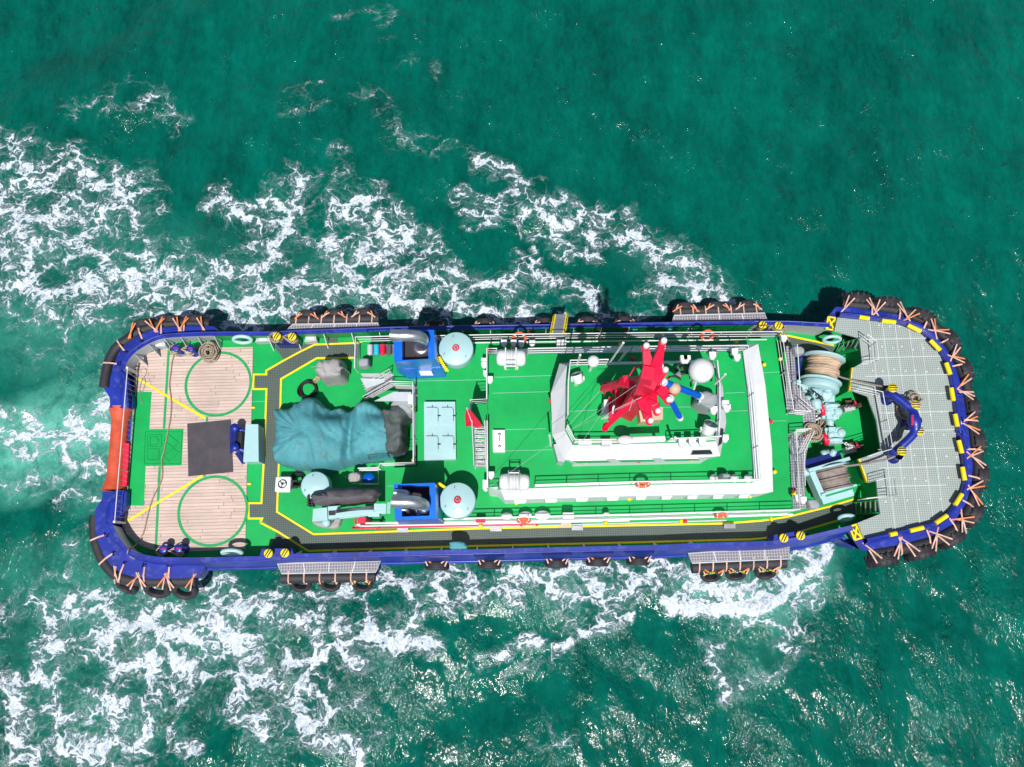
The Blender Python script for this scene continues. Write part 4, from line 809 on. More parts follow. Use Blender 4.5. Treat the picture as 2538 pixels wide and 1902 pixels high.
# ladder with safety hoops climbing the mast
la, lb = P(1555,985,Z3 + .3), P(1590,905,13.6); ld = (lb - la).normalized(); ls = ld.cross(Vector((-.7, .3, .4))).normalized() * .25; lo_ = ld.cross(ls).normalized()
lo_ = Vector((-.25, -.8, .1)).normalized() * 1.0; la, lb = P(1563,990,Z3 + .3), P(1590,920,13.2)
b = MB()
for k in (-1, 1): b.cyl(la + ls * k, lb + ls * k, .03, 6)
for i in range(19): q = la.lerp(lb, i / 18); b.cyl(q - ls, q + ls, .018, 5)
ld_o = b.build('mast_ladder', M['red'], mst)
for i in range(12):
    q = la.lerp(lb, .12 + i * .074)
    ob('safety_hoop', 'red', ld_o, lambda b: b.tube([q + ls * (1.25 * math.cos(t)) + lo_ * (.6 * math.sin(t)) for t in [math.pi * j / 12 for j in range(13)]], .016, 6))
ob('hoop_strap', 'red', ld_o, lambda b: [b.tube([la.lerp(lb, s_) + ls * (1.25 * math.cos(t)) + lo_ * (.6 * math.sin(t)) for s_ in (.15, .95)], .02, 5) for t in (.8, 1.57, 2.3)])
ob('mast_rail', 'red', mst, lambda b: [b.tube(W([(1560,932),(1572,912),(1596,906)], z), .022, 6) for z in (12.4, 12.8, 13.2)] + [b.cyl(P(u, v, 11.8), P(u, v, 13.2), .02, 5) for u, v in ((1560,932),(1572,912),(1596,906))])
ob('mast_foot', 'beige', tug, lambda b: b.prism(W([(1583,1012),(1643,1010),(1643,1040),(1588,1046)], 8.7), Z3, 8.7), .04)
ob('mast_dome', 'beige', mst, lambda b: b.dome(P(1672,963,13.1), .2, 18, 8, 0))
ob('whip_antenna', 'white2', mst, lambda b: [b.cyl(P(*a), P(*c), .012, 5) for a, c in (((1590,985,13),(1525,1015,14.2)), ((1568,990,13),(1560,1018,13.4)), ((1608,1030,12.5),(1598,1040,14)), ((1640,958,13.5),(1652,948,14.4)), ((1630,1000,13),(1618,1006,14)))])
for a, c, r in (((1644,947,13.4), (1732,981,12.2), .115), ((1660,988,13), (1684,1033,12.0), .10)):
    o = ob('water_monitor', 'monitor', mst, lambda b: b.cyl(P(*a), P(*c), r, 14)); p, q = P(*a), P(*c); d = (q - p).normalized()
    ob('monitor_nozzle', 'white2', o, lambda b: b.cyl(q, q + d * .12, r * 1.15, 14)); ob('monitor_joint', 'white2', o, lambda b: b.dome(p, .15, 12, 8))
# rigging wires
for a, c in (((1590,990,13),(1420,1062,8.4)), ((1500,1010,12),(1440,1100,9)), ((1612,930,14),(1215,1205,6.0)), ((1495,960,9.2),(1404,1060,9))):
    b = MB(); b.cyl(P(*a), P(*c), .007, 4); b.build('rigging_wire', M['grey'], mst)
def top_thing(name, u, v, z, label, cat, group=None): return thing(name, P(u, v, z), label, cat, group)
# domes
def radome(name, u, v, z, rpx, zb, label, name2='satellite_dome'):
    c = P(u, v, z); r = S(u, v, z, rpx); t = thing(name2, (c.x, c.y, zb), label, 'satellite dome')
    ob('dome', 'white', t, lambda b: (b.dome(c, r, 36, 20, -50), b.lathe(c - Zv * r * .8, [(r * .62, 0), (r * .66, .05)], 24)))
    ob('pedestal', 'white2', t, lambda b: b.cyl((c.x, c.y, zb), c - Zv * r * .6, r * .3, 14)); return t
radome('', 1738, 919, 9.4, 31, Z3, 'big white satellite dome on the wheelhouse roof corner toward the bow')
radome('', 1470.6, 896, 9.3, 15, Z3, 'small white satellite dome on the wheelhouse roof edge')
def searchlight(u, v, rpx, aim, label):
    c = P(u, v, 8.9); r = S(u, v, 8.9, rpx); t = thing('searchlight', (c.x, c.y, Z3), label, 'searchlight'); d = Vector(aim).normalized()
    ob('lamp_body', 'white2', t, lambda b: b.lathe(c - d * r, [(0, 0), (r * .5, .02), (r * .85, r * .4), (r * .9, r * 1.8)], 22, d)); ob('lamp_glass', 'glass', t, lambda b: b.lathe(c + d * r * .78, [(r * .84, 0), (0, .02)], 20, d))
    ob('bracket', 'white2', t, lambda b: (b.cyl((c.x, c.y, Z3), c - Zv * r, .1, 10), b.box(c - Zv * r, (r * 2, .16, .1)), b.box(c + Vector((r, 0, -r * .5)), (.05, .14, r)), b.box(c + Vector((-r, 0, -r * .5)), (.05, .14, r))))
searchlight(1432, 938, 15, (-.3, .8, .5), 'white searchlight on the aft side of the wheelhouse roof'); searchlight(1757, 1063, 19, (.2, .6, .6), 'white searchlight at the bow end of the wheelhouse roof beside the grey cover')
t = top_thing('radar_scanner', 1560, 1093, Z3, 'long white radar scanner lying along the wheelhouse roof rail', 'radar')
ob('scanner_bar', 'white', t, lambda b: b.beam(P(1535,1092,9.2), P(1648,1088,9.2), .24, .2), .08); ob('scanner_motor', 'white2', t, lambda b: b.lathe(P(1550,1091,9.25), [(.15, -.2), (.16, 0), (.14, .14), (0, .16)], 24, sx=1.9)); ob('pedestal', 'white2', t, lambda b: b.cyl(P(1560,1093,9.1), P(1558,1095,Z3), .12, 12)); ob('end_support', 'white2', t, lambda b: b.cyl(P(1630,1091,9.1), P(1626,1093,Z3), .06, 8))
t = top_thing('equipment_cabinet', 1511, 1010, Z3, 'white boxy cabinet under the aft legs of the red mast', 'cabinet')
ob('cabinet_body', 'white', t, lambda b: b.prism(W([(1497,991),(1524,990),(1524,1026),(1497,1028)], 8.9), Z3, 8.9), .03); ob('cabinet_door', 'white2', t, lambda b: b.prism(W([(1500,994),(1512,994),(1512,1024),(1500,1024)], 8.93), 8.9, 8.93))
t = top_thing('fog_horn', 1668, 925, Z3, 'pale trumpet shaped fog horn beside the red mast', 'horn')
ob('horn_bell', 'cover', t, lambda b: b.lathe(P(1660,934,10.4), [(.03, 0), (.04, .12), (.08, .22), (.19, .36), (.2, .37), (.16, .35), (.02, .15)], 20, (1, .1, .15))); ob('horn_bracket', 'red', t, lambda b: b.cyl(P(1660,934,10.4), P(1645,950,10.6), .04, 8))
t = top_thing('cable_reel', 1688, 915, Z3, 'black round cable reel at the big satellite dome foot', 'reel')
ob('reel_drum', 'black', t, lambda b: b.tube([P(1692,914,8.3) + Vector((math.cos(a) * .28, math.sin(a) * .2, 0)) for a in [i * math.pi / 8 for i in range(16)]], .05, 8, closed=True)); ob('reel_hub', 'black', t, lambda b: b.cyl(P(1692,914,8), P(1692,914,8.35), .08, 8))
# poles standing on rails
for (u, v, z, u2, v2, z2) in ((1430,905,8,1438,880,9.9),(1512,898,8,1545,850,11),(1533,898,8,1552,872,9.8),(1720,965,8.5,1731,925,9.4),(1772,952,8.6,1798,928,9.8),(1725,1010,8,1735,995,9.4),(1365,1105,7,1362,1080,8.4),(1665,1090,8,1674,1085,9.6)):
    ob('antenna_pole', 'white2', tug, lambda b: b.cyl(P(u, v, z), P(u2, v2, z2), .045, 6))
# ---------------------------------------------------------------- cloth covers
def cloth(name, outline, spine, zb, H, m, label, cat, seed=1, wr=.06, group=None, hf=None, ztop=None, nr=14, parent=None, step=.09, prof=None):
    """draped cover: rings run from the hem up over the shoulder to a spine"""
    rnd = random.Random(seed); pts = []
    for p in outline:
        z = zb + (H * .8 if len(p) > 2 and p[2] else .1)
        q = P(p[0], p[1], z); pts.append(Vector((q.x, q.y, 0)))
    ol = resample(catmull(pts, 4, True), step, True); n = len(ol); sp = [P(a, c, zb + H) for a, c in spine]
    def near(p):
        best = None
        for a, c in zip(sp, sp[1:]) if len(sp) > 1 else [(sp[0], sp[0])]:
            d = c - a; L2 = d.xy.length_squared; t = 0 if L2 == 0 else max(0, min(1, (p - a).xy.dot(d.xy) / L2)); q = a + d * t
            if best is None or (q - p).xy.length < (best - p).xy.length: best = q
        return Vector((best.x, best.y, 0))
    ph = [(rnd.uniform(0, 6.28), rnd.uniform(.25, 1), f) for f in (5, 9, 14, 23, 37, 52)]
    rings = []
    prof = prof or [(0, 0), (.015, .25), (.04, .5), (.08, .7), (.13, .83), (.2, .92), (.28, .97), (.36, 1.0), (.44, 1.02), (.52, 1.035), (.6, 1.045), (.68, 1.05), (.76, 1.055), (.84, 1.06), (.92, 1.06), (1.0, 1.06)]
    for s_, h in prof:
        r = []
        for i, p in enumerate(ol):
            a = 2 * math.pi * i / n; q = p.lerp(near(p), s_); hh = H * h * (hf(q) if hf else 1)
            k6 = 5 * max(.5, len(ol) * step / 12)
            rd = 1 - 2.2 * abs(mnoise.noise(Vector((math.cos(a) * k6, math.sin(a) * k6, s_ * 1.1 + seed * 7))))
            lo = mnoise.noise(Vector((q.x * .9, q.y * .9, seed))) + .5 * mnoise.noise(Vector((q.x * 2.1, q.y * 2.1, seed + 5)))
            sw = mnoise.noise(Vector((q.x * .5, q.y * .5, seed + 9))) * 2.0
            cr = max(0, 1 - 9 * abs(mnoise.noise(Vector((q.x * 1.1 + q.y * .8 + sw, q.y * .45 - q.x * .3 + sw, seed + 3)))))
            fold = wr * (rd * (1 - s_) ** 1.5 * 1.1 + lo * 1.5) * min(1, h * 2 + .3)
            dr = (p - near(p)); dr = dr.normalized() if dr.length > 1e-6 else Vector((0, 0, 0)); bl = wr * .5 * rd * (1 - s_) ** 2
            r.append(Vector((q.x + dr.x * bl, q.y + dr.y * bl, zb + max(.02, hh + fold - cr * wr * 1.1 * min(1, h)))))
        rings.append(r)
    b = MB(); b.loft(rings, True, smooth=True)
    o = b.build(name, M[m], parent)
    if parent is None: tag(o, label, cat, group)
    return o
big = [(691,1022),(709,1007,1),(725,993,1),(748,982,1),(773,980,1),(790,996,1),(808,1004,1),(834,1000,1),(852,1012,1),(861,1010,1),(879,995,1),(900,988,1),(917,992,1),(940,1008,1),(957,1015,1),(975,1003,1),(990,996,1),(1004,1004,1),(1012,1020,1),(1008,1045),(1008,1065),(1009,1110),(1003,1131),(974,1139),(947,1142),(895,1151),(861,1160),(820,1171),(780,1170),(736,1164),(706,1155),(693.6,1148),(689,1124),(694,1090),(693,1050)]
xs0 = P(861,1080,2).x; xs1 = P(985,1080,2).x
def hbig(q):
    d = (q.x - xs0); lobe1 = math.exp(-((q.x - P(775,1075,2).x) / 1.9) ** 2); lobe2 = math.exp(-((q.x - P(925,1075,2).x) / 1.6) ** 2)
    pit = math.exp(-((q.x - P(815,1012,2).x) / .75) ** 2 - ((q.y - P(815,1012,2).y) / .42) ** 2); pit2 = math.exp(-((q.x - P(925,1018,2).x) / .6) ** 2 - ((q.y - P(925,1018,2).y) / .25) ** 2)
    return max(.35, .80 + .22 * max(lobe1, lobe2) - .16 * math.exp(-(d / .16) ** 2) - .5 * pit - .2 * pit2 + .05 * math.cos(q.y * 1.3))
cloth('tarpaulin', big, [(745,1070),(960,1072)], .02, 1.9, 'tarp', 'huge stained turquoise tarpaulin draped over the aft winch and tied down', 'tarpaulin', 3, .10, hf=hbig, nr=16, step=.07)
cloth('tarpaulin', [(960,1012,1),(985,1000,1),(1003,1008,1),(1014,1022,1),(1012,1060),(1012,1100),(1006,1128),(985,1137),(968,1130),(960,1100),(962,1060),(955,1030)], [(985,1030),(985,1110)], .02, 2.06, 'tarp_d', 'dark greasy end of cover sheet beside the white rail, next to the turquoise tarpaulin', 'tarpaulin', 8, .12)
cloth('tarpaulin', [(968,1004,1),(985,989,1),(1006,988,1),(1018,1000,1),(1024,1020,1),(1015,1030,1),(1000,1018,1),(984,1010,1)], [(990,1000),(1012,1012)], 1.2, .9, 'cover_g', 'small grey green folded cover at the stairway foot above the dark greasy sheet', 'tarpaulin', 5, .08)
cloth('canvas_cover', [(783,914,1),(786,896,1),(803,893,1),(820,888,1),(843,887,1),(847,905,1),(856,914,1),(863,924),(862,945.5),(854,952),(832,955),(811,956),(804,948),(793,934)], [(812,915),(840,930)], .02, 1.7, 'cover', 'grey canvas cover with a rusty brown patch standing beside the coiled black hose', 'cover', 4, .1)
cloth('canvas_cover', [(1714,1005),(1721,992),(1732,976,1),(1748,967,1),(1764,974,1),(1770,990),(1767,1012),(1754,1026),(1738,1025),(1722,1016)], [(1744,992),(1744,1006)], Z3, 1.1, 'cover_g', 'smooth grey cover over an instrument on the wheelhouse roof', 'cover', 6, .05)
cloth('canvas_cover', [(1754,872),(1763,867,1),(1774,872,1),(1776,881),(1768,888),(1757,886)], [(1763,877),(1767,879)], Z2, 1.0, 'cover_g', 'round grey cover by the rail above the big satellite dome', 'cover', 7, .03)
cloth('canvas_cover', [(1780,1182),(1786,1174,1),(1796,1173,1),(1802,1180),(1800,1190),(1782,1190)], [(1789,1182),(1793,1182)], Z2, .8, 'cover_g', 'small grey cover on the bridge deck rail near the front lower corner', 'cover', 9, .03)
for (u, v, lb_) in ((904,900,'flat grey hood on the rail beside the grey canvas cover'), (1976,870,'grey hood beside the upper tow winch'), (2013,1250,'pale grey hood beside the lower tow winch')):
    z = 3.2 if u < 1000 else 1.7; cloth('canvas_cover', [(u - 13, v - 12, 1), (u + 10, v - 12, 1), (u + 13, v), (u + 11, v + 12), (u - 8, v + 14), (u - 14, v + 6)], [(u - 2, v), (u + 2, v + 2)], z - .3, .5, 'cover_g', lb_, 'cover', 11, .02)
cloth('canvas_cover', [(776,1296),(800,1290),(835,1284),(848,1284),(838,1309),(810,1310),(786,1304)], [(808,1298),(824,1296)], .02, .35, 'cover', 'low grey canvas sheet on deck under the crane base', 'cover', 12, .05)
cloth('tarpaulin', [(1114,1352),(1116,1345),(1135,1344),(1150,1345),(1158,1354),(1155,1361),(1135,1362),(1118,1361)], [(1128,1352),(1146,1353)], .9, .35, 'tarp', 'small crumpled turquoise cloth bundle hung over the lower bulwark', 'tarpaulin', 13, .06)
# ---------------------------------------------------------------- deck crane
t = thing('deck_crane', P(810,1275,0), 'pale teal hydraulic deck crane with folded boom pointing at the lower funnel', 'crane')
ob('crane_base', 'teal', t, lambda b: (b.prism(W([(776,1262),(810,1258),(812,1290),(774,1294)], 1.6), 0.02, 1.6),), .05)
ob('crane_head', 'teal', t, lambda b: (b.prism(W([(812,1256),(838,1254),(840,1284),(814,1288)], 2.1), 1.5, 2.1),), .04); ob('crane_socket', 'soot', t, lambda b: b.prism(W([(814,1267),(831,1266),(831,1277),(815,1278)], 2.14), 2.1, 2.14))
bm = ob('crane_boom', 'teal', t, lambda b: (b.beam(P(836,1274,2.2), P(948,1262,2.2), .38, .36), b.beam(P(925,1265,2.25), P(978,1258,2.25), .26, .26)), .03)
ob('hydraulic_hose', 'black', bm, lambda b: [b.tube(catmull([P(830,1266 + k,2.45), P(870,1260 + k,2.5), P(910,1257 + k,2.5), P(950,1254 + k * 1.6,2.45)], 5), .02, 5) for k in (0, 3, 6)])
ob('boom_cylinder', 'teal', bm, lambda b: (b.cyl(P(842,1282,2.1), P(930,1272,2.1), .1, 12), b.box(P(928,1276,2), (.5, .2, .3)), b.box(P(938,1258,2.4), (.35, .3, .25)), b.box(P(952,1262,2.4), (.22, .45, .3)), b.box(P(964,1260,2.4), (.15, .5, .2))))
ob('crane_claw', 'soot', t, lambda b: [b.box(P(767 + (k % 2) * 9, 1232 + (k // 2) * 7, 1.6), (.1, .1, .5), k) for k in range(8)] ); ob('slew_motor', 'teal', t, lambda b: b.lathe(P(812,1297,.8), [(.0, 0), (.2, 0), (.2, .3), (.14, .4), (0, .4)], 16))
cloth('canvas_cover', [(782,1232),(788,1220,1),(804,1216,1),(818,1208,1),(861,1206,1),(895,1209,1),(929,1207,1),(940,1220,1),(943,1236),(935,1249),(906,1251),(879,1255),(838,1254),(804,1256),(786,1250)], [(812,1233),(925,1230)], .9, 1.7, 'cover_d', 'long dark grey canvas sleeve over the crane grab, between round teal ventilator and funnel', 'cover', 14, .10, prof=[(0, .35), (.05, .5), (.15, .72), (.3, .88), (.5, .97), (.75, 1.03), (1.0, 1.05)])
cloth('canvas_cover', [(866,1180),(868,1171,1),(885,1170,1),(894,1178,1),(893,1196),(882,1200),(868,1196)], [(878,1183),(884,1185)], .8, .6, 'cover', 'small two tone cover beside the blue drum inside the white frame', 'cover', 15, .05)
t = thing('blue_drum', P(914,1185,0), 'bright blue covered drum inside the white pipe frame', 'drum'); ob('drum_body', 'monitor', t, lambda b: b.cyl(P(914,1187,.02), P(914,1187,1.0), .26, 18)); ob('drum_lid', 'monitor', t, lambda b: b.lathe(P(914,1187,1.0), [(.28, 0), (.28, .05), (0, .07)], 18))
# hose box
t = thing('hose_box', P(896,1290,Z1), 'crimson hose box at the aft end of the red fire main', 'box'); ob('box_body', 'red', t, lambda b: b.prism(W([(885,1283),(908,1282),(904,1297),(887,1298)], 1.6), .02, 1.6), .05); ob('box_lid', 'red', t, lambda b: b.prism(W([(885.5,1283.5),(907,1282.5),(905,1290),(886,1290)], 1.65), 1.6, 1.65))
# ---------------------------------------------------------------- life rafts and buoys
def raft(u, v, lpx, rpx, z, label):
    c = P(u, v, z); L_ = S(u, v, z, lpx); r = S(u, v, z, rpx); t = thing('life_raft', (c.x, c.y, z - r), label, 'life raft', 'life raft canisters on the bridge deck')
    ax = Vector((1, -.02, 0)).normalized(); a = c - ax * L_ / 2
    ob('canister', 'white', t, lambda b: b.lathe(a, [(0, 0), (r * .6, .02), (r * .88, .07), (r * .97, .16), (r, .2), (r, L_ / 2 - .02), (r * 1.05, L_ / 2 - .02), (r * 1.05, L_ / 2 + .02), (r, L_ / 2 + .02), (r, L_ - .2), (r * .97, L_ - .16), (r * .88, L_ - .07), (r * .6, L_ - .02), (0, L_)], 32, ax))
    for k in (-.17, .2): ob('lashing_strap', 'white2', t, lambda b: b.tube([c + ax * (k * L_) + Vector((0, math.cos(q) * r * 1.07, math.sin(q) * r * 1.07)) for q in [i * math.pi / 10 for i in range(21)]], .025, 5))
    ob('cradle', 'white2', t, lambda b: [b.box(c + ax * (k * L_) + Vector((0, 0, -r - .08)), (.1, r * 2.2, .25)) for k in (-.2, .2)])
    return t, c, L_, r
t, c, L_, r = raft(1267, 888, 74, 20, 5.75, 'white life raft canister on the aft upper corner of the bridge deck')
ob('release_frame', 'white2', t, lambda b: (b.tube(W([(1253,862),(1253,917),(1279,917),(1279,862)], 6.25), .03, 6), b.tube(W([(1253,908),(1279,908)], 6.25), .025, 6), b.tube(W([(1253,895),(1279,895)], 6.3), .02, 6)))
t, c, L_, r = raft(1275, 1195, 76, 20, 5.75, 'white life raft canister on the aft lower corner of the bridge deck')
ob('release_frame', 'white2', t, lambda b: (b.tube(W([(1260,1212),(1260,1166),(1287,1166),(1287,1212)], 6.3), .03, 6), b.tube(W([(1260,1172),(1287,1172)], 6.3), .03, 6)))
def buoy(u, v, z, wpx, label, tilt=78, m='orange', flat=False):
    c = P(u, v, z); Rr = S(u, v, z, wpx / 2) - .06; t = thing('lifebuoy', c, label, 'lifebuoy'); n = Vector((0, -math.sin(R(tilt)), math.cos(R(tilt)))); y = n.cross(Vector((1, 0, 0)))
    ringp = lambda q: c + Vector((1, 0, 0)) * (math.cos(q) * Rr) + y * (math.sin(q) * Rr)
    ob('ring', m, t, lambda b: b.tube([ringp(2 * math.pi * i / 32) for i in range(32)], .065, 10, closed=True))
    for k in range(4):
        q = math.pi / 4 + k * math.pi / 2; ob('reflective_band', 'white2', t, lambda b: b.tube([ringp(q + d) for d in (-.1, 0, .1)], .07, 10))
buoy(1287, 839, 3.1, 36, 'orange lifebuoy on the upper deck rail near the white rail boxes', 40); buoy(1753, 832, 3.1, 34, 'pale orange lifebuoy hung on the upper rail close to the bow end', 45)
buoy(1298, 1291, 2.9, 36, 'orange lifebuoy on the lower rail above the red fire main'); buoy(1787, 1278, 2.9, 34, 'orange lifebuoy on the lower rail toward the bow'); buoy(1593, 1201, 5.6, 38, 'orange and white striped lifebuoy on the bridge deck rail below the wheelhouse')
# white mushroom tops along the lower rail
for (u, v, w_, lb_) in ((1256,1280,30,'small white drum lid on the lower rail, nearest the round ventilator'), (1302,1278,34,'white drum lid on the lower rail, middle of three'), (1344.5,1278,40,'widest white drum lid on the lower rail, next to the white box'), (1503,1275,17,'little white vent cap alone on the lower rail')):
    t = thing('vent_drum', P(u, v + 2, Z1), lb_, 'ventilator'); c = P(u, v, 3.0); r = S(u, v, 3, w_ / 2); ob('cap', 'white2', t, lambda b: b.lathe(Vector((c.x, c.y, 3.0)), [(r, -.2), (r, 0), (r * .8, .12), (0, .16)], 24, sy=.6)); ob('neck', 'white2', t, lambda b: b.cyl((c.x, c.y, Z1), (c.x, c.y, 2.9), r * .4, 12))
for u in (1770, 1821, 1855):
    c = P(u, 1186, 5.5); ob('vent_cap', 'white2', tug, lambda b: (b.lathe(c, [(.17, -.08), (.17, 0), (0, .06)], 16), b.cyl(c - Zv * .5, c, .06, 8)))
# gangway ladder over the upper bulwark
t = thing('boarding_ladder', P(1382,838,Z1), 'yellow framed aluminium boarding ladder lying out over the upper bulwark', 'ladder')
g0, g1 = P(1380,838,2.45), P(1390,780,1.5); s = Vector((1, .1, 0)).normalized()
ob('side_rail', 'yellow', t, lambda b: b.beam(g0 - s * .27, g1 - s * .27, .07, .12)); ob('side_rail', 'yellow', t, lambda b: b.beam(g0 + s * .27, g1 + s * .27, .07, .12))
for k in range(14):
    q = g0.lerp(g1, (k + .5) / 14); ob('rung', 'steel', t, lambda b: b.box(q, (.5, .09, .03)))
for k in (-1, 1): ob('handrail', 'yellow', t, lambda b: (b.tube([g0 + s * (.34 * k) + Zv * .1, g0.lerp(g1, .15) + s * (.36 * k) + Zv * .35, g0.lerp(g1, .85) + s * (.36 * k) + Zv * .35, g1 + s * (.34 * k)], .022, 6), [b.cyl(g0.lerp(g1, i / 6) + s * .3 * k, g0.lerp(g1, i / 6) + s * .36 * k + Zv * .3, .016, 5) for i in range(1, 6)]))
# flag on a staff by the bridge stair
t = thing('ensign', P(1172,1060,Z1), 'folded red ensign hanging from its staff by the bridge stairway', 'flag')
ob('flagstaff', 'white2', t, lambda b: b.cyl(P(1175,1062,Z2), P(1157,1012,7.2), .025, 6))
b = MB(); rr = []
for i in range(9):
    q = P(1158 + i * 2.2, 1018 + i * 5.2, 7.0 - i * .22); wd = .05 + .3 * (i / 8) ** .7; rr.append([q + Vector((-wd, .02 * (-1) ** i, 0)), q + Vector((-wd * .3, .05, .08)), q + Vector((wd * .3, -.02, -.02)), q + Vector((wd, .05, .06))])
b.loft(rr, False, smooth=True); b.build('flag_cloth', M['red'], t)
# ================================================================ tyres, straps and side fenders
CTR = P(1300, 1110, 0)
ORD = ['first', 'second', 'third', 'fourth', 'fifth', 'sixth', 'seventh', 'eighth', 'ninth', 'tenth', 'eleventh', 'twelfth']
def band(b, path, wd, th, side):
    """flat webbing along a path; side = direction of its width"""
    rings = []
    for p in path:
        p = Vector(p); rings.append([p - side * wd / 2, p + side * wd / 2, p + side * wd / 2 + Vector((0, 0, th)), p - side * wd / 2 + Vector((0, 0, th))])
    b.loft(rings, True, True, True)
def tyre_mesh(Rr, wd, lugs=0, hole=.55, seed=0):
    b = MB(); h = wd / 2; ri = Rr * hole
    prof = [(ri, -h * .55), (ri * 1.04, -h * .8), (Rr * .72, -h), (Rr * .88, -h * .97), (Rr * .96, -h * .8), (Rr, -h * .45), (Rr * 1.01, 0), (Rr, h * .45), (Rr * .96, h * .8), (Rr * .88, h * .97), (Rr * .72, h), (ri * 1.04, h * .8), (ri, h * .55), (ri * .98, 0), (ri, -h * .55)]
    b.lathe((0, 0, 0), prof, 48)
    if lugs:
        for i in range(lugs):
            for s in (-1, 1):
                t = 2 * math.pi * (i + (.5 if s > 0 else 0)) / lugs; M3 = Matrix.Rotation(t, 3, 'Z')
                b.box(M3 @ Vector((Rr * .965, 0, s * h * .62)), (Rr * .11, Rr * .12, h * .74), M=M3 @ Matrix.Rotation(s * .12, 3, 'Y'))
        for s in (-.12, .12): b.lathe((0, 0, 0), [(Rr * 1.0, h * (s - .07)), (Rr * 1.035, h * (s - .05)), (Rr * 1.035, h * (s + .05)), (Rr * 1.0, h * (s + .07))], 48)
    else:
        for s in (-.45, -.15, .15, .45): b.lathe((0, 0, 0), [(Rr * .995, h * (s - .09)), (Rr * 1.02, h * (s - .07)), (Rr * 1.02, h * (s + .07)), (Rr * .995, h * (s + .09))], 48)
    return b
meshes = {}
def tyre(u, v, z, Rr, wd, label, group, tilt=0, lugs=0, straps=None, anchor=.75, az=.35, orange=(), normal=None, lift=0, spread=.38):
    c = P(u, v, z + Rr * (.75 if lugs else .5)); c.z = z
    n = normal
    key = (round(Rr, 2), round(wd, 2), lugs)
    if key not in meshes:
        o = tyre_mesh(Rr, wd, lugs).build('tyre', M['rubber'], None, (0, 0, 0)); meshes[key] = o
    src = meshes[key]
    t = thing('tyre_fender', c, label, 'tyre', group)
    o = src.copy() if src.parent else src
    if o is not src: sc.collection.objects.link(o)
    o.name = 'tyre'; o.parent = t; o.location = (0, 0, 0)
    ax = (Vector((n.x, n.y, 0)).normalized() * math.cos(tilt) + Vector((0, 0, math.sin(tilt)))).normalized()
    o.scale = (Vector((1, 1, 1)) * random.uniform(.95, 1.04)); o.rotation_euler = (ax.to_track_quat('Z', 'Y').to_matrix() @ Matrix.Rotation(random.uniform(0, 6), 3, 'Z')).to_euler()
    ax_t = ax
    if tilt > .3: n = n.copy()
    tg_ = Vector((-n.y, n.x, 0)).normalized()
    if tg_.x < 0 and abs(tg_.x) > .3: tg_ = -tg_
    k = 0
    for s in (straps if straps is not None else (-1, 1)):
        for dd in (0, 1):
            a = c + tg_ * (s * (Rr + spread - dd * .1)) - n * (anchor) + Vector((0, 0, az))
            x_ = .42 + .30 * dd; e = c + tg_ * (s * Rr * x_) + n * (wd * (.12 if dd else -.2)) + Vector((0, 0, Rr * math.sqrt(1 - x_ * x_) * 1.03 + .05)) + ax_t * 0
            mid = a.lerp(e, .5) + Vector((0, 0, .05 + lift))
            b = MB(); d = (e - a).normalized(); sd_ = d.cross(Vector((0, 0, 1))).normalized(); wdt = .062
            band(b, [a, mid, e], wdt, .02, sd_); b.build('lashing', M['strap_o' if (k in orange) else 'strap'], t); k += 1
    return t
def nrm_at(path, p):
    best = None
    for a, c in zip(path, path[1:]):
        d = c - a; t = max(0, min(1, (p - a).dot(d) / d.length_squared)); q = a + d * t
        if best is None or (q - p).length < best[0]: best = ((q - p).length, d)
    d = best[1]; n = Vector((-d.y, d.x, 0)).normalized()
    return n if n.dot(p - CTR) > 0 else -n
def loops_over(parent, px, z, r, inner, zshelf, step, m='strap', skip=0):
    path = resample(catmull(W(px, z), 6), step)[1 + skip:-1]
    full = catmull(W(px, z), 6)
    for q in path:
        n = nrm_at(full, q); tg_ = Vector((-n.y, n.x, 0)); tg_ = (tg_ + n * random.uniform(-.12, .12)).normalized()
        pts = [q - n * (inner) + Vector((0, 0, zshelf - z + .03)), q - n * (r * .8) + Vector((0, 0, max(zshelf - z + .03, r * .75)))] + [q + n * (math.sin(t) * (r + .012)) + Vector((0, 0, math.cos(t) * (r + .012))) for t in (0, .5, 1.0, 1.5)]
        b = MB(); band(b, pts, .075, .012, tg_); b.build('lashing', M[m], parent)
        b = MB(); e = pts[0]
        for i in range(5): b.box(e + tg_ * random.uniform(-.11, .11) - n * random.uniform(-.03, .14) + Vector((0, 0, .02)), (.07, .05, .06), random.uniform(0, 3))
        b.build('shackle', M['blue_d'], parent)
loops_over(ft, tube_top_px, .15, .27, .62, .5, 1.25); loops_over(fbm_, tube_bot_px, .15, .27, .62, .5, 1.12)
loops_over(fbow, bow_tube_px, 1.2, .27, .62, 1.55, 1.42)
bowline = catmull(W(bow_tube_px, 1.2), 6)
bt = [(2129,739),(2205,749),(2291,782),(2363,841),(2396,915),(2415,1008),(2429,1093),(2438,1179),(2421,1272),(2371,1334),(2292,1370),(2198,1388)]
for i, (u, v) in enumerate(bt):
    c = P(u, v, 1.4); n = nrm_at(bowline, c)
    if i in (0, 1): n = Vector((.12, 1, 0)).normalized()
    tyre(u, v, .9, .68, .54, f'chunky treaded black tyre on the bow fender, {ORD[i]} counted round from the upper corner', 'treaded tyres round the bow', lugs=16, tilt=.05, anchor=.98, az=.62, orange=(0, 3) if i in (2, 4, 6, 8) else (1,) if i in (3, 5, 7) else (), normal=n, spread=.30)
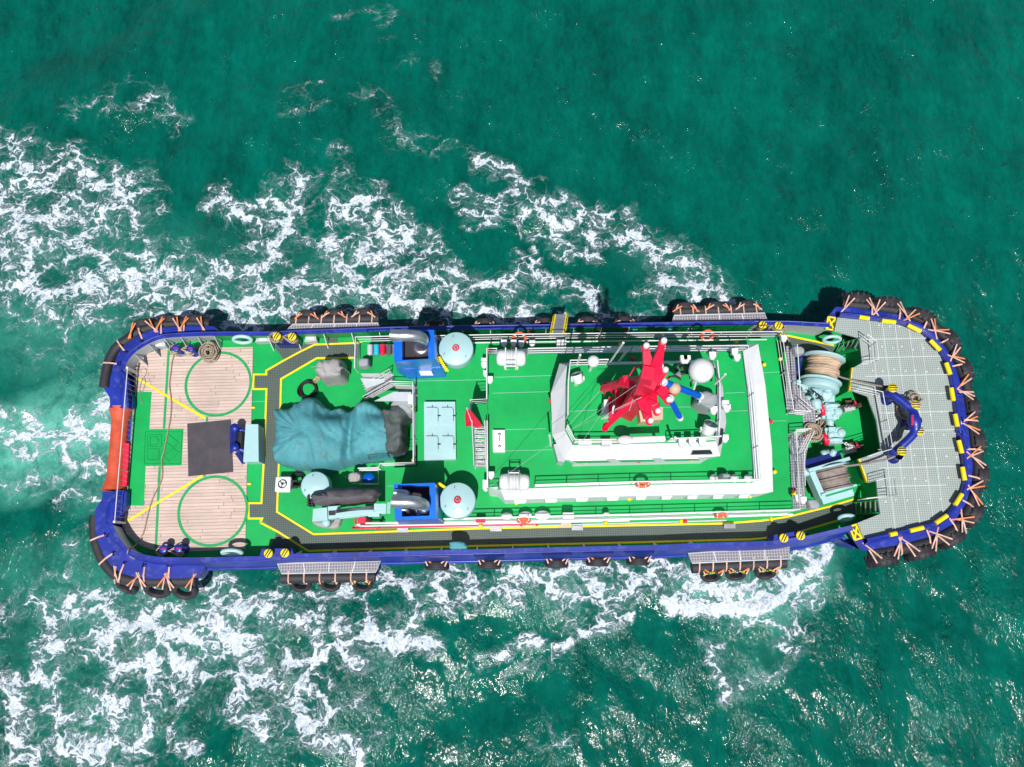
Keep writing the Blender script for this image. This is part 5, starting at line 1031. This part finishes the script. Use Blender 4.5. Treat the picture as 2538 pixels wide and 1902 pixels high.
# corner tyres at the stern
for i, (u, v, tl, R_) in enumerate(((354,800,.15,.56),(424,790,.1,.5),(483,789,.1,.49))):
    tyre(u, v, .1, R_, .36, ('black tyre at the upper stern corner, ' + ('nearest the stern', 'middle one', 'farthest from the stern')[i]), 'tyres at the stern corners', tilt=tl, anchor=.75, az=.45, orange=(0, 1, 3), normal=Vector((-.25 if i == 0 else 0, 1, 0)).normalized(), spread=.18)
for i, (u, v, tl, R_) in enumerate(((309,1452,.55,.54),(383,1459,.62,.63),(452,1462,.72,.62))):
    tyre(u, v, -.2, R_, .38, ('black tyre with its hole showing at the lower stern corner, ' + ('nearest the stern', 'middle one', 'farthest from the stern')[i]), 'tyres at the stern corners', tilt=tl, anchor=.72, az=.7, orange=(2,) , normal=Vector((-.35 if i == 0 else 0, -1, 0)).normalized(), spread=.12)
# side shelves with a rubber roll, grating and three tyres each
def side_shelf(poly, z, roll, rr_, tyres, n, name_, lab, z_t, tl, Rt, yel):
    g = MB(); g.m = 1; g.prism(W(poly, z), z - .35, z, topm=0); o = g.build('fender_shelf', [M['side_grating'], M['blue']], tug)
    w_ = W(poly, z + .01); jb = MB(); m_ = 4
    for i in range(1, m_): jb.beam(w_[0].lerp(w_[1], i / m_), w_[3].lerp(w_[2], i / m_), .035, .02)
    jb.build('grating_joint', M['white2'], o)
    eb = MB(); eb.tube(w_, .035, 6, closed=True); eb.build('shelf_edge', M['grey'], o)
    a, c = P(roll[0][0], roll[0][1], .15), P(roll[1][0], roll[1][1], .15)
    r = MB(); r.tube(resample([a, c], .3), rr_, 16); ro = r.build('rubber_roll', M['rubber'], o)
    L_ = (c - a).length; k = int(L_ / .62)
    for i in range(k):
        q = a.lerp(c, (i + .5) / k)
        pts = [q - n * (rr_ + .03) + Vector((0, 0, z - .15))] + [q + n * (math.sin(t) * (rr_ + .012)) + Vector((0, 0, math.cos(t) * (rr_ + .012))) for t in (-.3, .3, .8, 1.3)]
        b = MB(); band(b, pts, .06, .012, Vector((1, random.uniform(-.1, .1), 0)).normalized()); b.build('lashing', M['strap'], ro)
    for i, (u, v) in enumerate(tyres):
        t = tyre(u, v, z_t, Rt, .36, f'black tyre on the {lab} side fender shelf, ' + ('nearest the stern', 'middle of three', 'nearest the bow')[i], 'tyres on the side fender shelves', tilt=tl, anchor=.34, az=.42, orange=((0, 2), (1, 2), (3,))[i], normal=n, spread=.15)
        if yel:
            c0 = P(u, v, z_t + Rt * .5); c0.z = z_t; ax = (n * math.cos(tl) + Vector((0, 0, math.sin(tl)))).normalized(); up = ax.cross(Vector((1, 0, 0))); up = up if up.z > 0 else -up
            b = MB()
            for j in range(7): 
                if j == 3: continue
                q = .75 + j * .26 if i else .5 + j * .2; b.box(c0 + Vector((math.cos(math.pi - q), 0, 0)) * Rt * .84 + up * math.sin(q) * Rt * .84 + ax * .185, (.07, .06, .02), M=Matrix((Vector((1, 0, 0)), up, ax)).transposed())
            b.build('tyre_lettering', M['yellow'], t)
side_shelf([(709,821),(941,813),(937,801),(725,804)], .45, ((722,795),(940,790)), .26, [(763,779),(830,776),(903,775)], Vector((0, 1, 0)), '', 'upper aft', -.05, .0, .49, False)
side_shelf([(687,1397),(945,1389),(931,1418),(698,1422)], .45, ((699,1433),(930,1428)), .27, [(742,1446),(816,1446),(896,1447)], Vector((0, -1, 0)), '', 'lower aft', -.2, .72, .50, True)
side_shelf([(1666,798),(1903,797),(1895,776),(1671,782)], .45, ((1668,774),(1886,766)), .26, [(1698,760),(1777,757),(1852,755)], Vector((0, 1, 0)), '', 'upper forward', -.05, .0, .52, False)
side_shelf([(1705,1372),(1958,1353),(1956,1385),(1716,1396)], .45, ((1714,1407),(1947,1394)), .28, [(1765,1424),(1827,1420),(1901,1417)], Vector((-.06, -1, 0)).normalized(), '', 'lower forward', -.15, .55, .51, True)
# single tyres along both sides
for i, (u, v) in enumerate(((1082,1401),(1213,1398),(1380,1395),(1482,1392),(1583,1390))):
    tyre(u, v, -.25, .56, .44, f'smooth dark tyre hung on the lower blue side, {ORD[i]} from the stern', 'tyres hung along the lower side', tilt=-.05, anchor=.42, az=.62, orange=(0,) if i in (0, 3) else (), normal=Vector((-.03, -1, 0)).normalized(), spread=.14)
    a = P(u, v - 25, .8); ob('tyre_bracket', 'blue_d', tug, lambda b: b.loft([[a + Vector((x, y, zz)) for x, y, zz in ((-.7, .0, .2), (.7, .0, .2), (.55, -.18, -.25), (-.55, -.18, -.25))], [a + Vector((x, y, zz)) for x, y, zz in ((-.7, -.1, .22), (.7, -.1, .22), (.55, -.28, -.25), (-.55, -.28, -.25))]], True, True, True))
for i, (u, v) in enumerate(((1078,806),(1202,802),(1350,800),(1456,797),(1547,796))):
    tyre(u, v, -.1, .56, .44, f'dark tyre peeping out behind the upper bulwark, {ORD[i]} from the stern', 'tyres hung along the upper side', anchor=.2, az=.5, normal=Vector((.02, 1, 0)).normalized(), spread=.05)
# ================================================================ winches, windlasses, staple and ropes
rv = random.Random(21)
def drum_winch(axis_a, axis_b, rr_, fr, label, ropem, z=1.15, cover=True):
    a, c = P(axis_a[0], axis_a[1], z), P(axis_b[0], axis_b[1], z); d = (c - a).normalized(); L_ = (c - a).length
    t = thing('tow_winch', (a.x / 2 + c.x / 2, a.y / 2 + c.y / 2, 0), label, 'winch')
    prof = [(rr_ * .55, 0)]; n = 9
    for i in range(n):
        s = L_ * (i + .5) / n; prof += [(rr_ * (.90 + .07 * math.sin(i * 1.7) - .03), s - L_ / n * .45), (rr_ * (.98 + .05 * math.sin(i * 1.7)), s), (rr_ * (.90 + .07 * math.sin(i * 1.7) - .03), s + L_ / n * .45)]
    prof.append((rr_ * .55, L_))
    dr = ob('drum', ropem, t, lambda b: b.lathe(a, prof, 48, d))
    for p, s in ((a, -1), (c, 1)): ob('flange', 'teal', t, lambda b: b.lathe(p + d * s * .03, [(fr * .3, -.05), (fr * .97, -.05), (fr, -.02), (fr, .02), (fr * .97, .05), (fr * .3, .05), (.02, .05)], 48, d))
    return t, a, c, d
W1 = drum_winch((2042,890), (2033,945), .80, .98, 'upper tow winch wound with pale sandy rope between teal flanges', 'rope_l', 1.2)
t, a, c, d = W1
ob('winch_frame', 'blue_d', t, lambda b: (b.beam(P(1968,936,.5), P(1976,886,.5), .25, .9), b.beam(P(1972,884,.9), P(2045,876,.9), .16, .5), b.beam(P(1970,935,.1), P(2085,940,.1), .3, .15)))
ob('gear_case', 'teal', t, lambda b: (b.lathe(c + d * .12, [(.0, 0), (.86, 0), (.9, .05), (.9, .3), (.82, .36), (0, .36)], 40, d), b.prism(W([(1985,958),(2062,960),(2060,972),(2030,978),(1984,970)], 1.0), .02, 1.0)), .03)
for (u, v, z, r, l, ax) in ((2010,975,1.5,.24,.5,(1,.1,0)),(2020,992,1.1,.26,.5,(.1,-1,.1)),(2044,980,1.0,.3,.35,(0,-.2,1)),(1986,963,1.3,.17,.7,(1,.35,0)),(1975,950,1.3,.14,.3,(0,0,1)),(2000,985,.8,.2,.4,(0,-1,.4)),(2030,1005,.8,.22,.4,(.2,-1,0)),(1957,948,1.2,.16,.3,(1,.2,0)),(2050,966,1.35,.2,.3,(0,0,1))):
    p = P(u, v, z); ob('winch_motor', 'teal', t, lambda b: b.lathe(p, [(0, 0), (r * .8, 0), (r, .04), (r, l * .5), (r * .85, l * .55), (r * .85, l * .9), (r * .5, l), (0, l)], 18, ax))
ob('winch_pipe', 'teal', t, lambda b: [b.tube(catmull([P(1955 + k * 6,942 + k * 2,1.5), P(1975 + k * 5,950 + k * 3,1.7), P(2000 + k * 4,958 + k * 4,1.6), P(2020,975 + k * 5,1.3)], 4), .035, 6) for k in range(4)] + [b.box(P(2060,958,1.0), (.35, .5, .6)), b.box(P(2048,990,.6), (.6, .5, .5))])
ob('hydraulic_hose', 'black', t, lambda b: [b.tube(catmull([P(2005 + k * 9,972 + k * 5,1.8), P(2012 + k * 8,965 + k * 6,1.9), P(2020 + k * 7,985 + k * 3,1.3)], 4), .03, 6) for k in range(4)])
W2 = drum_winch((2052,1160), (2069,1214), .84, .86, 'lower tow winch wound with grey brown rope inside a pale teal frame', 'rope_g', 1.1)
t2, a, c, d = W2
ob('winch_frame', 'teal', t2, lambda b: (b.beam(P(2000,1168,1.5), P(2101,1138,1.5), .16, .5), b.beam(P(1998,1176,1.2), P(2100,1147,1.2), .1, .4), b.beam(P(2006,1172,1.2), P(2034,1236,1.2), .28, .7), b.beam(P(2033,1228,1.5), P(2120,1203,1.5), .10, .3), b.beam(P(2033,1244,1.2), P(2110,1222,1.2), .3, .5)), .02)
ob('rope_guide', 'black', t2, lambda b: (b.prism(W([(2010,1170),(2024,1163),(2048,1232),(2036,1236)], .9), .02, .9),))
ob('gear_case', 'blue_d', t2, lambda b: (b.beam(P(1990,1155,1), P(2078,1132,1), .45, .6), b.cyl(P(1990,1162,1.1), P(2000,1160,1.1), .2, 12)))
for (u, v, z, r, l, ax) in ((1990,1172,1.3,.2,.5,(1,.2,0)),(2036,1128,1.1,.2,.4,(1,.3,0)),(2060,1128,1.1,.16,.4,(0,.3,1)),(1978,1238,.7,.16,.3,(1,.2,0))):
    p = P(u, v, z); ob('winch_motor', 'teal', t2, lambda b: b.lathe(p, [(0, 0), (r, 0), (r, l * .5), (r * .8, l * .55), (r * .8, l), (0, l)], 16, ax))
# windlasses in the middle with chain
def chain(b, p, q, n, r=.065):
    d = (q - p) / n; dn = d.normalized(); s = dn.cross(Zv).normalized(); u_ = s.cross(dn)
    for i in range(n):
        c = p + d * (i + .5) + Zv * (.05 * math.sin(math.pi * i / n)); e = s if i % 2 else u_
        b.tube([c + dn * (math.cos(t) * d.length * .72) + e * (math.sin(t) * r) for t in [k * math.pi / 5 for k in range(10)]], .022, 5, closed=True)
def windlass(u, v, flip, label):
    t = thing('anchor_windlass', P(u, v, 0), label, 'windlass'); s = -1 if flip else 1
    o = ob('windlass_body', 'teal', t, lambda b: (b.prism(W([(u - 20,v - 8),(u + 18,v - 8),(u + 18,v + 22 * s * .6 + 8),(u - 20,v + 14)], .35), .02, .35), b.box(P(u + 8,v + 6 * s,.7), (.6, .8, .7)), b.box(P(u - 4,v + 16 * s,.6), (.5, .35, .6))), .04)
    ob('chain_wheel', 'teal', t, lambda b: b.lathe(P(u + 12,v - 6 * s,.8), [(.2, -.12), (.42, -.12), (.42, -.07), (.28, 0), (.42, .07), (.42, .12), (.2, .12)], 28, (0, 1, .1)))
    ob('brake_drum', 'red', t, lambda b: b.lathe(P(u - 12,v,.85), [(.0, -.09), (.3, -.09), (.32, -.05), (.32, .05), (.3, .09), (0, .09)], 24, (1, .25, .2)))
    for (du, dv, z, r, l, ax) in ((22,10,.75,.24,.45,(0,.1,1)),(6,22,.7,.18,.5,(.2,-1,0)),(-4,9,.95,.16,.5,(1,.2,0)),(-22,12,.6,.15,.35,(1,0,0)),(16,20,.8,.17,.3,(0,0,1))):
        p = P(u + du, v + dv * s, z); ob('hydraulic_motor', 'teal', t, lambda b: b.lathe(p, [(0, 0), (r, 0), (r, l * .5), (r * .8, l * .6), (r * .8, l * .92), (r * .6, l), (0, l)], 16, ax))
    ob('control_valve', 'black', t, lambda b: [b.box(P(u - 22 + rv.uniform(-10, 14), v + 12 * s + rv.uniform(-14, 14), rv.uniform(.15, .6)), (rv.uniform(.1, .3), rv.uniform(.08, .25), rv.uniform(.1, .4)), rv.uniform(0, 3)) for k in range(16)])
    ob('gauge', 'lens', t, lambda b: [b.box(P(u - 24 + rv.uniform(-8, 10), v + 14 * s + rv.uniform(-12, 12), rv.uniform(.4, .7)), (.09, .07, .07), rv.uniform(0, 3)) for k in range(8)])
    return t
wa = windlass(2048, 1016, False, 'upper anchor windlass with a red brake drum, chain leading past the grey box')
ob('anchor_chain', 'chain', wa, lambda b: chain(b, P(2062,1012,1.0), P(2136,1004,.6), 16))
wb = windlass(2056, 1088, True, 'lower anchor windlass with a red brake drum, its chain partly painted white')
ob('anchor_chain', 'chain', wb, lambda b: chain(b, P(2070,1090,1.0), P(2090,1098,.8), 5)); ob('anchor_chain', 'lens', wb, lambda b: chain(b, P(2090,1098,.8), P(2116,1108,.7), 6)); ob('anchor_chain', 'chain', wb, lambda b: chain(b, P(2116,1108,.7), P(2138,1112,.5), 5))
for (u, v, lb_) in ((2104,1012,'grey chain stopper box under the upper anchor chain'), (2108,1116,'grey chain stopper box under the lower anchor chain')):
    t = thing('chain_stopper', P(u, v, 0), lb_, 'chain stopper'); ob('stopper_box', 'grey', t, lambda b: b.prism(W([(u - 12,v - 8),(u + 16,v - 10),(u + 16,v + 4),(u - 9,v + 9)], .5), .01, .5), .02)
    ob('stopper_pawl', 'red', t, lambda b: (b.box(P(u + 12,v - 8,.62), (.2, .08, .15), .4), b.box(P(u + 16,v - 11,.62), (.08, .22, .12), .2)))
    ob('stopper_shackle', 'chain', t, lambda b: (b.box(P(u + 24,v - 6,.5), (.3, .2, .25), .3), b.box(P(u + 2,v - 14,.3), (.5, .2, .2), .1)))
# towing staple on the bow platform
st_path = catmull([P(2193,978,2.1), P(2200,974,2.55), P(2213,978,2.75), P(2250,1007,2.9), P(2262,1022,2.95), P(2266,1044,3.0), P(2268,1066,2.95), P(2256,1085,2.9), P(2222,1116,2.7), P(2212,1122,2.5), P(2208,1126,2.05)], 6)
stp = ob('towing_staple', 'blue', tug, lambda b: (b.tube(st_path, lambda t: .185 + .09 * math.exp(-((t - .5) / .09) ** 2), 22),))
stp['label'] = 'big blue bent pipe staple on the bow platform'
for u, v, z in ((2196,990,.7),(2213,1134,.6),(2248,1052,1.0)): ob('staple_foot', 'blue_d', stp, lambda b: b.lathe(P(u, v, ZB), [(.3, 0), (.3, .05), (.2, .06), (.2, z)], 20))
ob('staple_roller', 'black', stp, lambda b: b.cyl(P(2192,958,2.3), P(2197,980,2.3), .2, 14))
for (u, v) in ((2213,962),(2270,1004),(2279,1068),(2235.5,1118)):
    c = P(u, v, 3.1); o = ob('staple_cap', 'yellow', stp, lambda b: b.lathe(c - Zv * .45, [(.12, 0), (.12, .38), (.2, .4), (.2, .47), (0, .48)], 22))
    ob('cap_stripe', 'soot', o, lambda b: [b.box(c + Vector((0, s * .075, .035)), (2 * math.sqrt(.19 ** 2 - (s * .08) ** 2), .05, .012)) for s in (-1.4, 0, 1.4)])
ob('staple_lettering', 'red', stp, lambda b: [b.box(P(2261.5, 1031 + k * 5.2, 3.31), (.11, .06, .012), .1) for k in range(5)])
# ropes
def rope(name, path, r, m, label, cat='rope'):
    o = MB(); o.tube(path, r, 7); o = o.build(name, M[m], None); return tag(o, label, cat)
def coil(u, v, z, r0, r1, turns, h, rt, m, label, name='rope_coil', sx=1, seed=3, cat='rope'):
    rnd = random.Random(seed); c = P(u, v, z); pts = []; N = int(turns * 26)
    ox = oy = 0
    for i in range(N):
        t = i / N; a = 2 * math.pi * turns * t; k = (a / (2 * math.pi)) % 1; lay = int(t * turns)
        if i % 26 == 0: ox = rnd.uniform(-.06, .06); oy = rnd.uniform(-.06, .06)
        rr_ = r0 + (r1 - r0) * (.5 - .5 * math.cos(t * math.pi * 5)) + .02 * math.sin(a * 3.3)
        pts.append(c + Vector((math.cos(a) * rr_ * sx + ox * (k), math.sin(a) * rr_ + oy * k, rt + h * t)))
    return rope(name, pts, rt, m, label, cat)
coil(523, 876, .07, .16, .48, 16, .35, .042, 'rope', 'fat coil of brown rope on deck beside the upper blue bollards', sx=.95)
coil(765, 968, .01, .36, .46, 9, .25, .028, 'black', 'coil of thin black hose lying aft of the grey canvas cover', 'hose_coil', seed=8, cat='hose')
coil(2010, 1073, 1.52, .05, .42, 12, .2, .045, 'rope', 'spiral coil of pale brown rope by the winch walkway', seed=5); coil(2016, 1046, .3, .25, .5, 8, .3, .045, 'rope', 'loose heap of pale brown rope behind the spiral coil', seed=6)
coil(740, 1188, .01, .2, .36, 6, .15, .03, 'black', 'black hose coil in the shade of the turquoise tarpaulin', 'hose_coil', seed=9, cat='hose')
dk = [(432.6,875),(426,900),(423.6,923),(420,954.6),(424.7,997.5),(422.5,1036),(415.7,1072),(405.5,1122),(401,1139),(401,1187),(378,1236.7),(365,1282),(355.7,1320),(342,1345)]
rope('mooring_rope', catmull(W(dk, .10) + [P(330,1356,.6), P(319,1362,1.2), P(316,1372,1.1), P(322,1379,.62), P(334,1386,.56)], 6), .033, 'rope', 'long thin brown rope running across the wooden aft deck')
rope('thin_line', catmull(W([(338,924),(350,914),(360,914),(363,924),(352,945),(346,965),(352,972),(358,958),(360,945),(354,938),(348,955),(346,975),(350,990),(356,1000),(349,996)], .085), 6), .014, 'rope', 'fine looped line on the wooden deck at the upper stern corner')
def fig8(px, z, n, r, w_, m, label):
    a, c = P(px[0][0], px[0][1], z), P(px[1][0], px[1][1], z); mid = (a + c) / 2; pts = []; L_ = (c - a).length / 2 + w_
    rnd = random.Random(int(px[0][0])); dx = (c - a).normalized(); dy = Vector((-dx.y, dx.x, 0))
    for i in range(n * 40):
        t = 2 * math.pi * i / 40; k = i / (n * 40); pts.append(mid + dx * (math.sin(t) * L_ * (1 + .05 * math.sin(k * 20))) + dy * (math.sin(2 * t) * w_ * (.85 + .25 * math.sin(k * 13))) + Zv * (k * .3))
    return rope('mooring_rope', pts, r, m, label)
fig8([(686,838),(724,839)], .85, 6, .035, .24, 'rope', 'rope turned round the upper aft pair of yellow mooring posts'); fig8([(1891,811),(1930,813)], .85, 6, .035, .24, 'rope', 'rope turned round the upper forward pair of yellow mooring posts')
fig8([(436,868),(472,869)], .3, 3, .028, .22, 'rope_l', 'pale rope turned round the upper pair of blue bollards'); fig8([(405,1366),(443,1366)], .3, 3, .028, .22, 'rope_l', 'pale rope turned round the lower pair of blue bollards')
rope('mooring_rope', catmull([P(1935,815,1.0), P(1945,826,.9), P(1952,838,.5), P(1956,850,.3), P(1950,858,.3), P(1942,848,.6), P(1930,828,.9)], 6), .045, 'rope', 'loose bight of rope hanging from the upper forward mooring posts')
rope('tow_rope', catmull([P(2068,925,1.7), P(2086,936,1.75), P(2130,946,2.0), P(2180,957,2.4), P(2194,958,2.4)], 5), .045, 'rope_g', 'rope stretched from the upper winch to the blue staple')
rope('tow_rope', catmull([P(2084,1152,1.8), P(2101,1155,1.8), P(2150,1148,2.0), P(2200,1138,2.3), P(2218,1130,2.5)], 5), .05, 'rope_g', 'rope stretched from the lower winch to the blue staple')
coil(2260, 990, 1.85, .12, .28, 4, .4, .04, 'rope', 'heap of rope dropped beside the upper arm of the blue staple', seed=11, sx=1.2)
rope('tow_rope', catmull([P(2222,985,1.9), P(2226,1005,1.9), P(2236,1025,1.9), P(2250,1036,1.95), P(2248,1040,1.95), P(2232,1032,1.9), P(2224,1012,1.95), P(2228,990,2.0)], 6), .06, 'rope', 'double rope loop inside the upper bend of the staple')
rope('tow_rope', catmull([P(2252,1050,1.9), P(2240,1060,1.9), P(2232,1078,1.9), P(2226,1092,1.9), P(2214,1089,1.9), P(2230,1089,1.95), P(2236,1070,1.95), P(2246,1054,1.95)], 6), .06, 'rope', 'dark rope loop inside the lower bend of the staple')
rope('mooring_rope', catmull([P(508,868,.1), P(490,876,.1), P(470,880,.1), P(445,880,.1), P(435,874,.3), P(436,870,.5)], 6), .03, 'rope_l', 'rope leading from the brown coil to the upper blue bollards')
t = thing('net_bundle', P(785,936,0), 'small beige net end tied between hose coil and grey cover', 'net'); ob('net', 'rope_l', t, lambda b: [b.cyl(P(774 + k * 3,946 - k,.1 + .03 * (k % 2)), P(786 + k * 2,932 + k,.25), .02, 5) for k in range(6)] + [b.cyl(P(776 + k * 3,946 - k * 2.5,.2), P(784 + k * 3,950 - k * 2.5,.2), .02, 5) for k in range(4)])
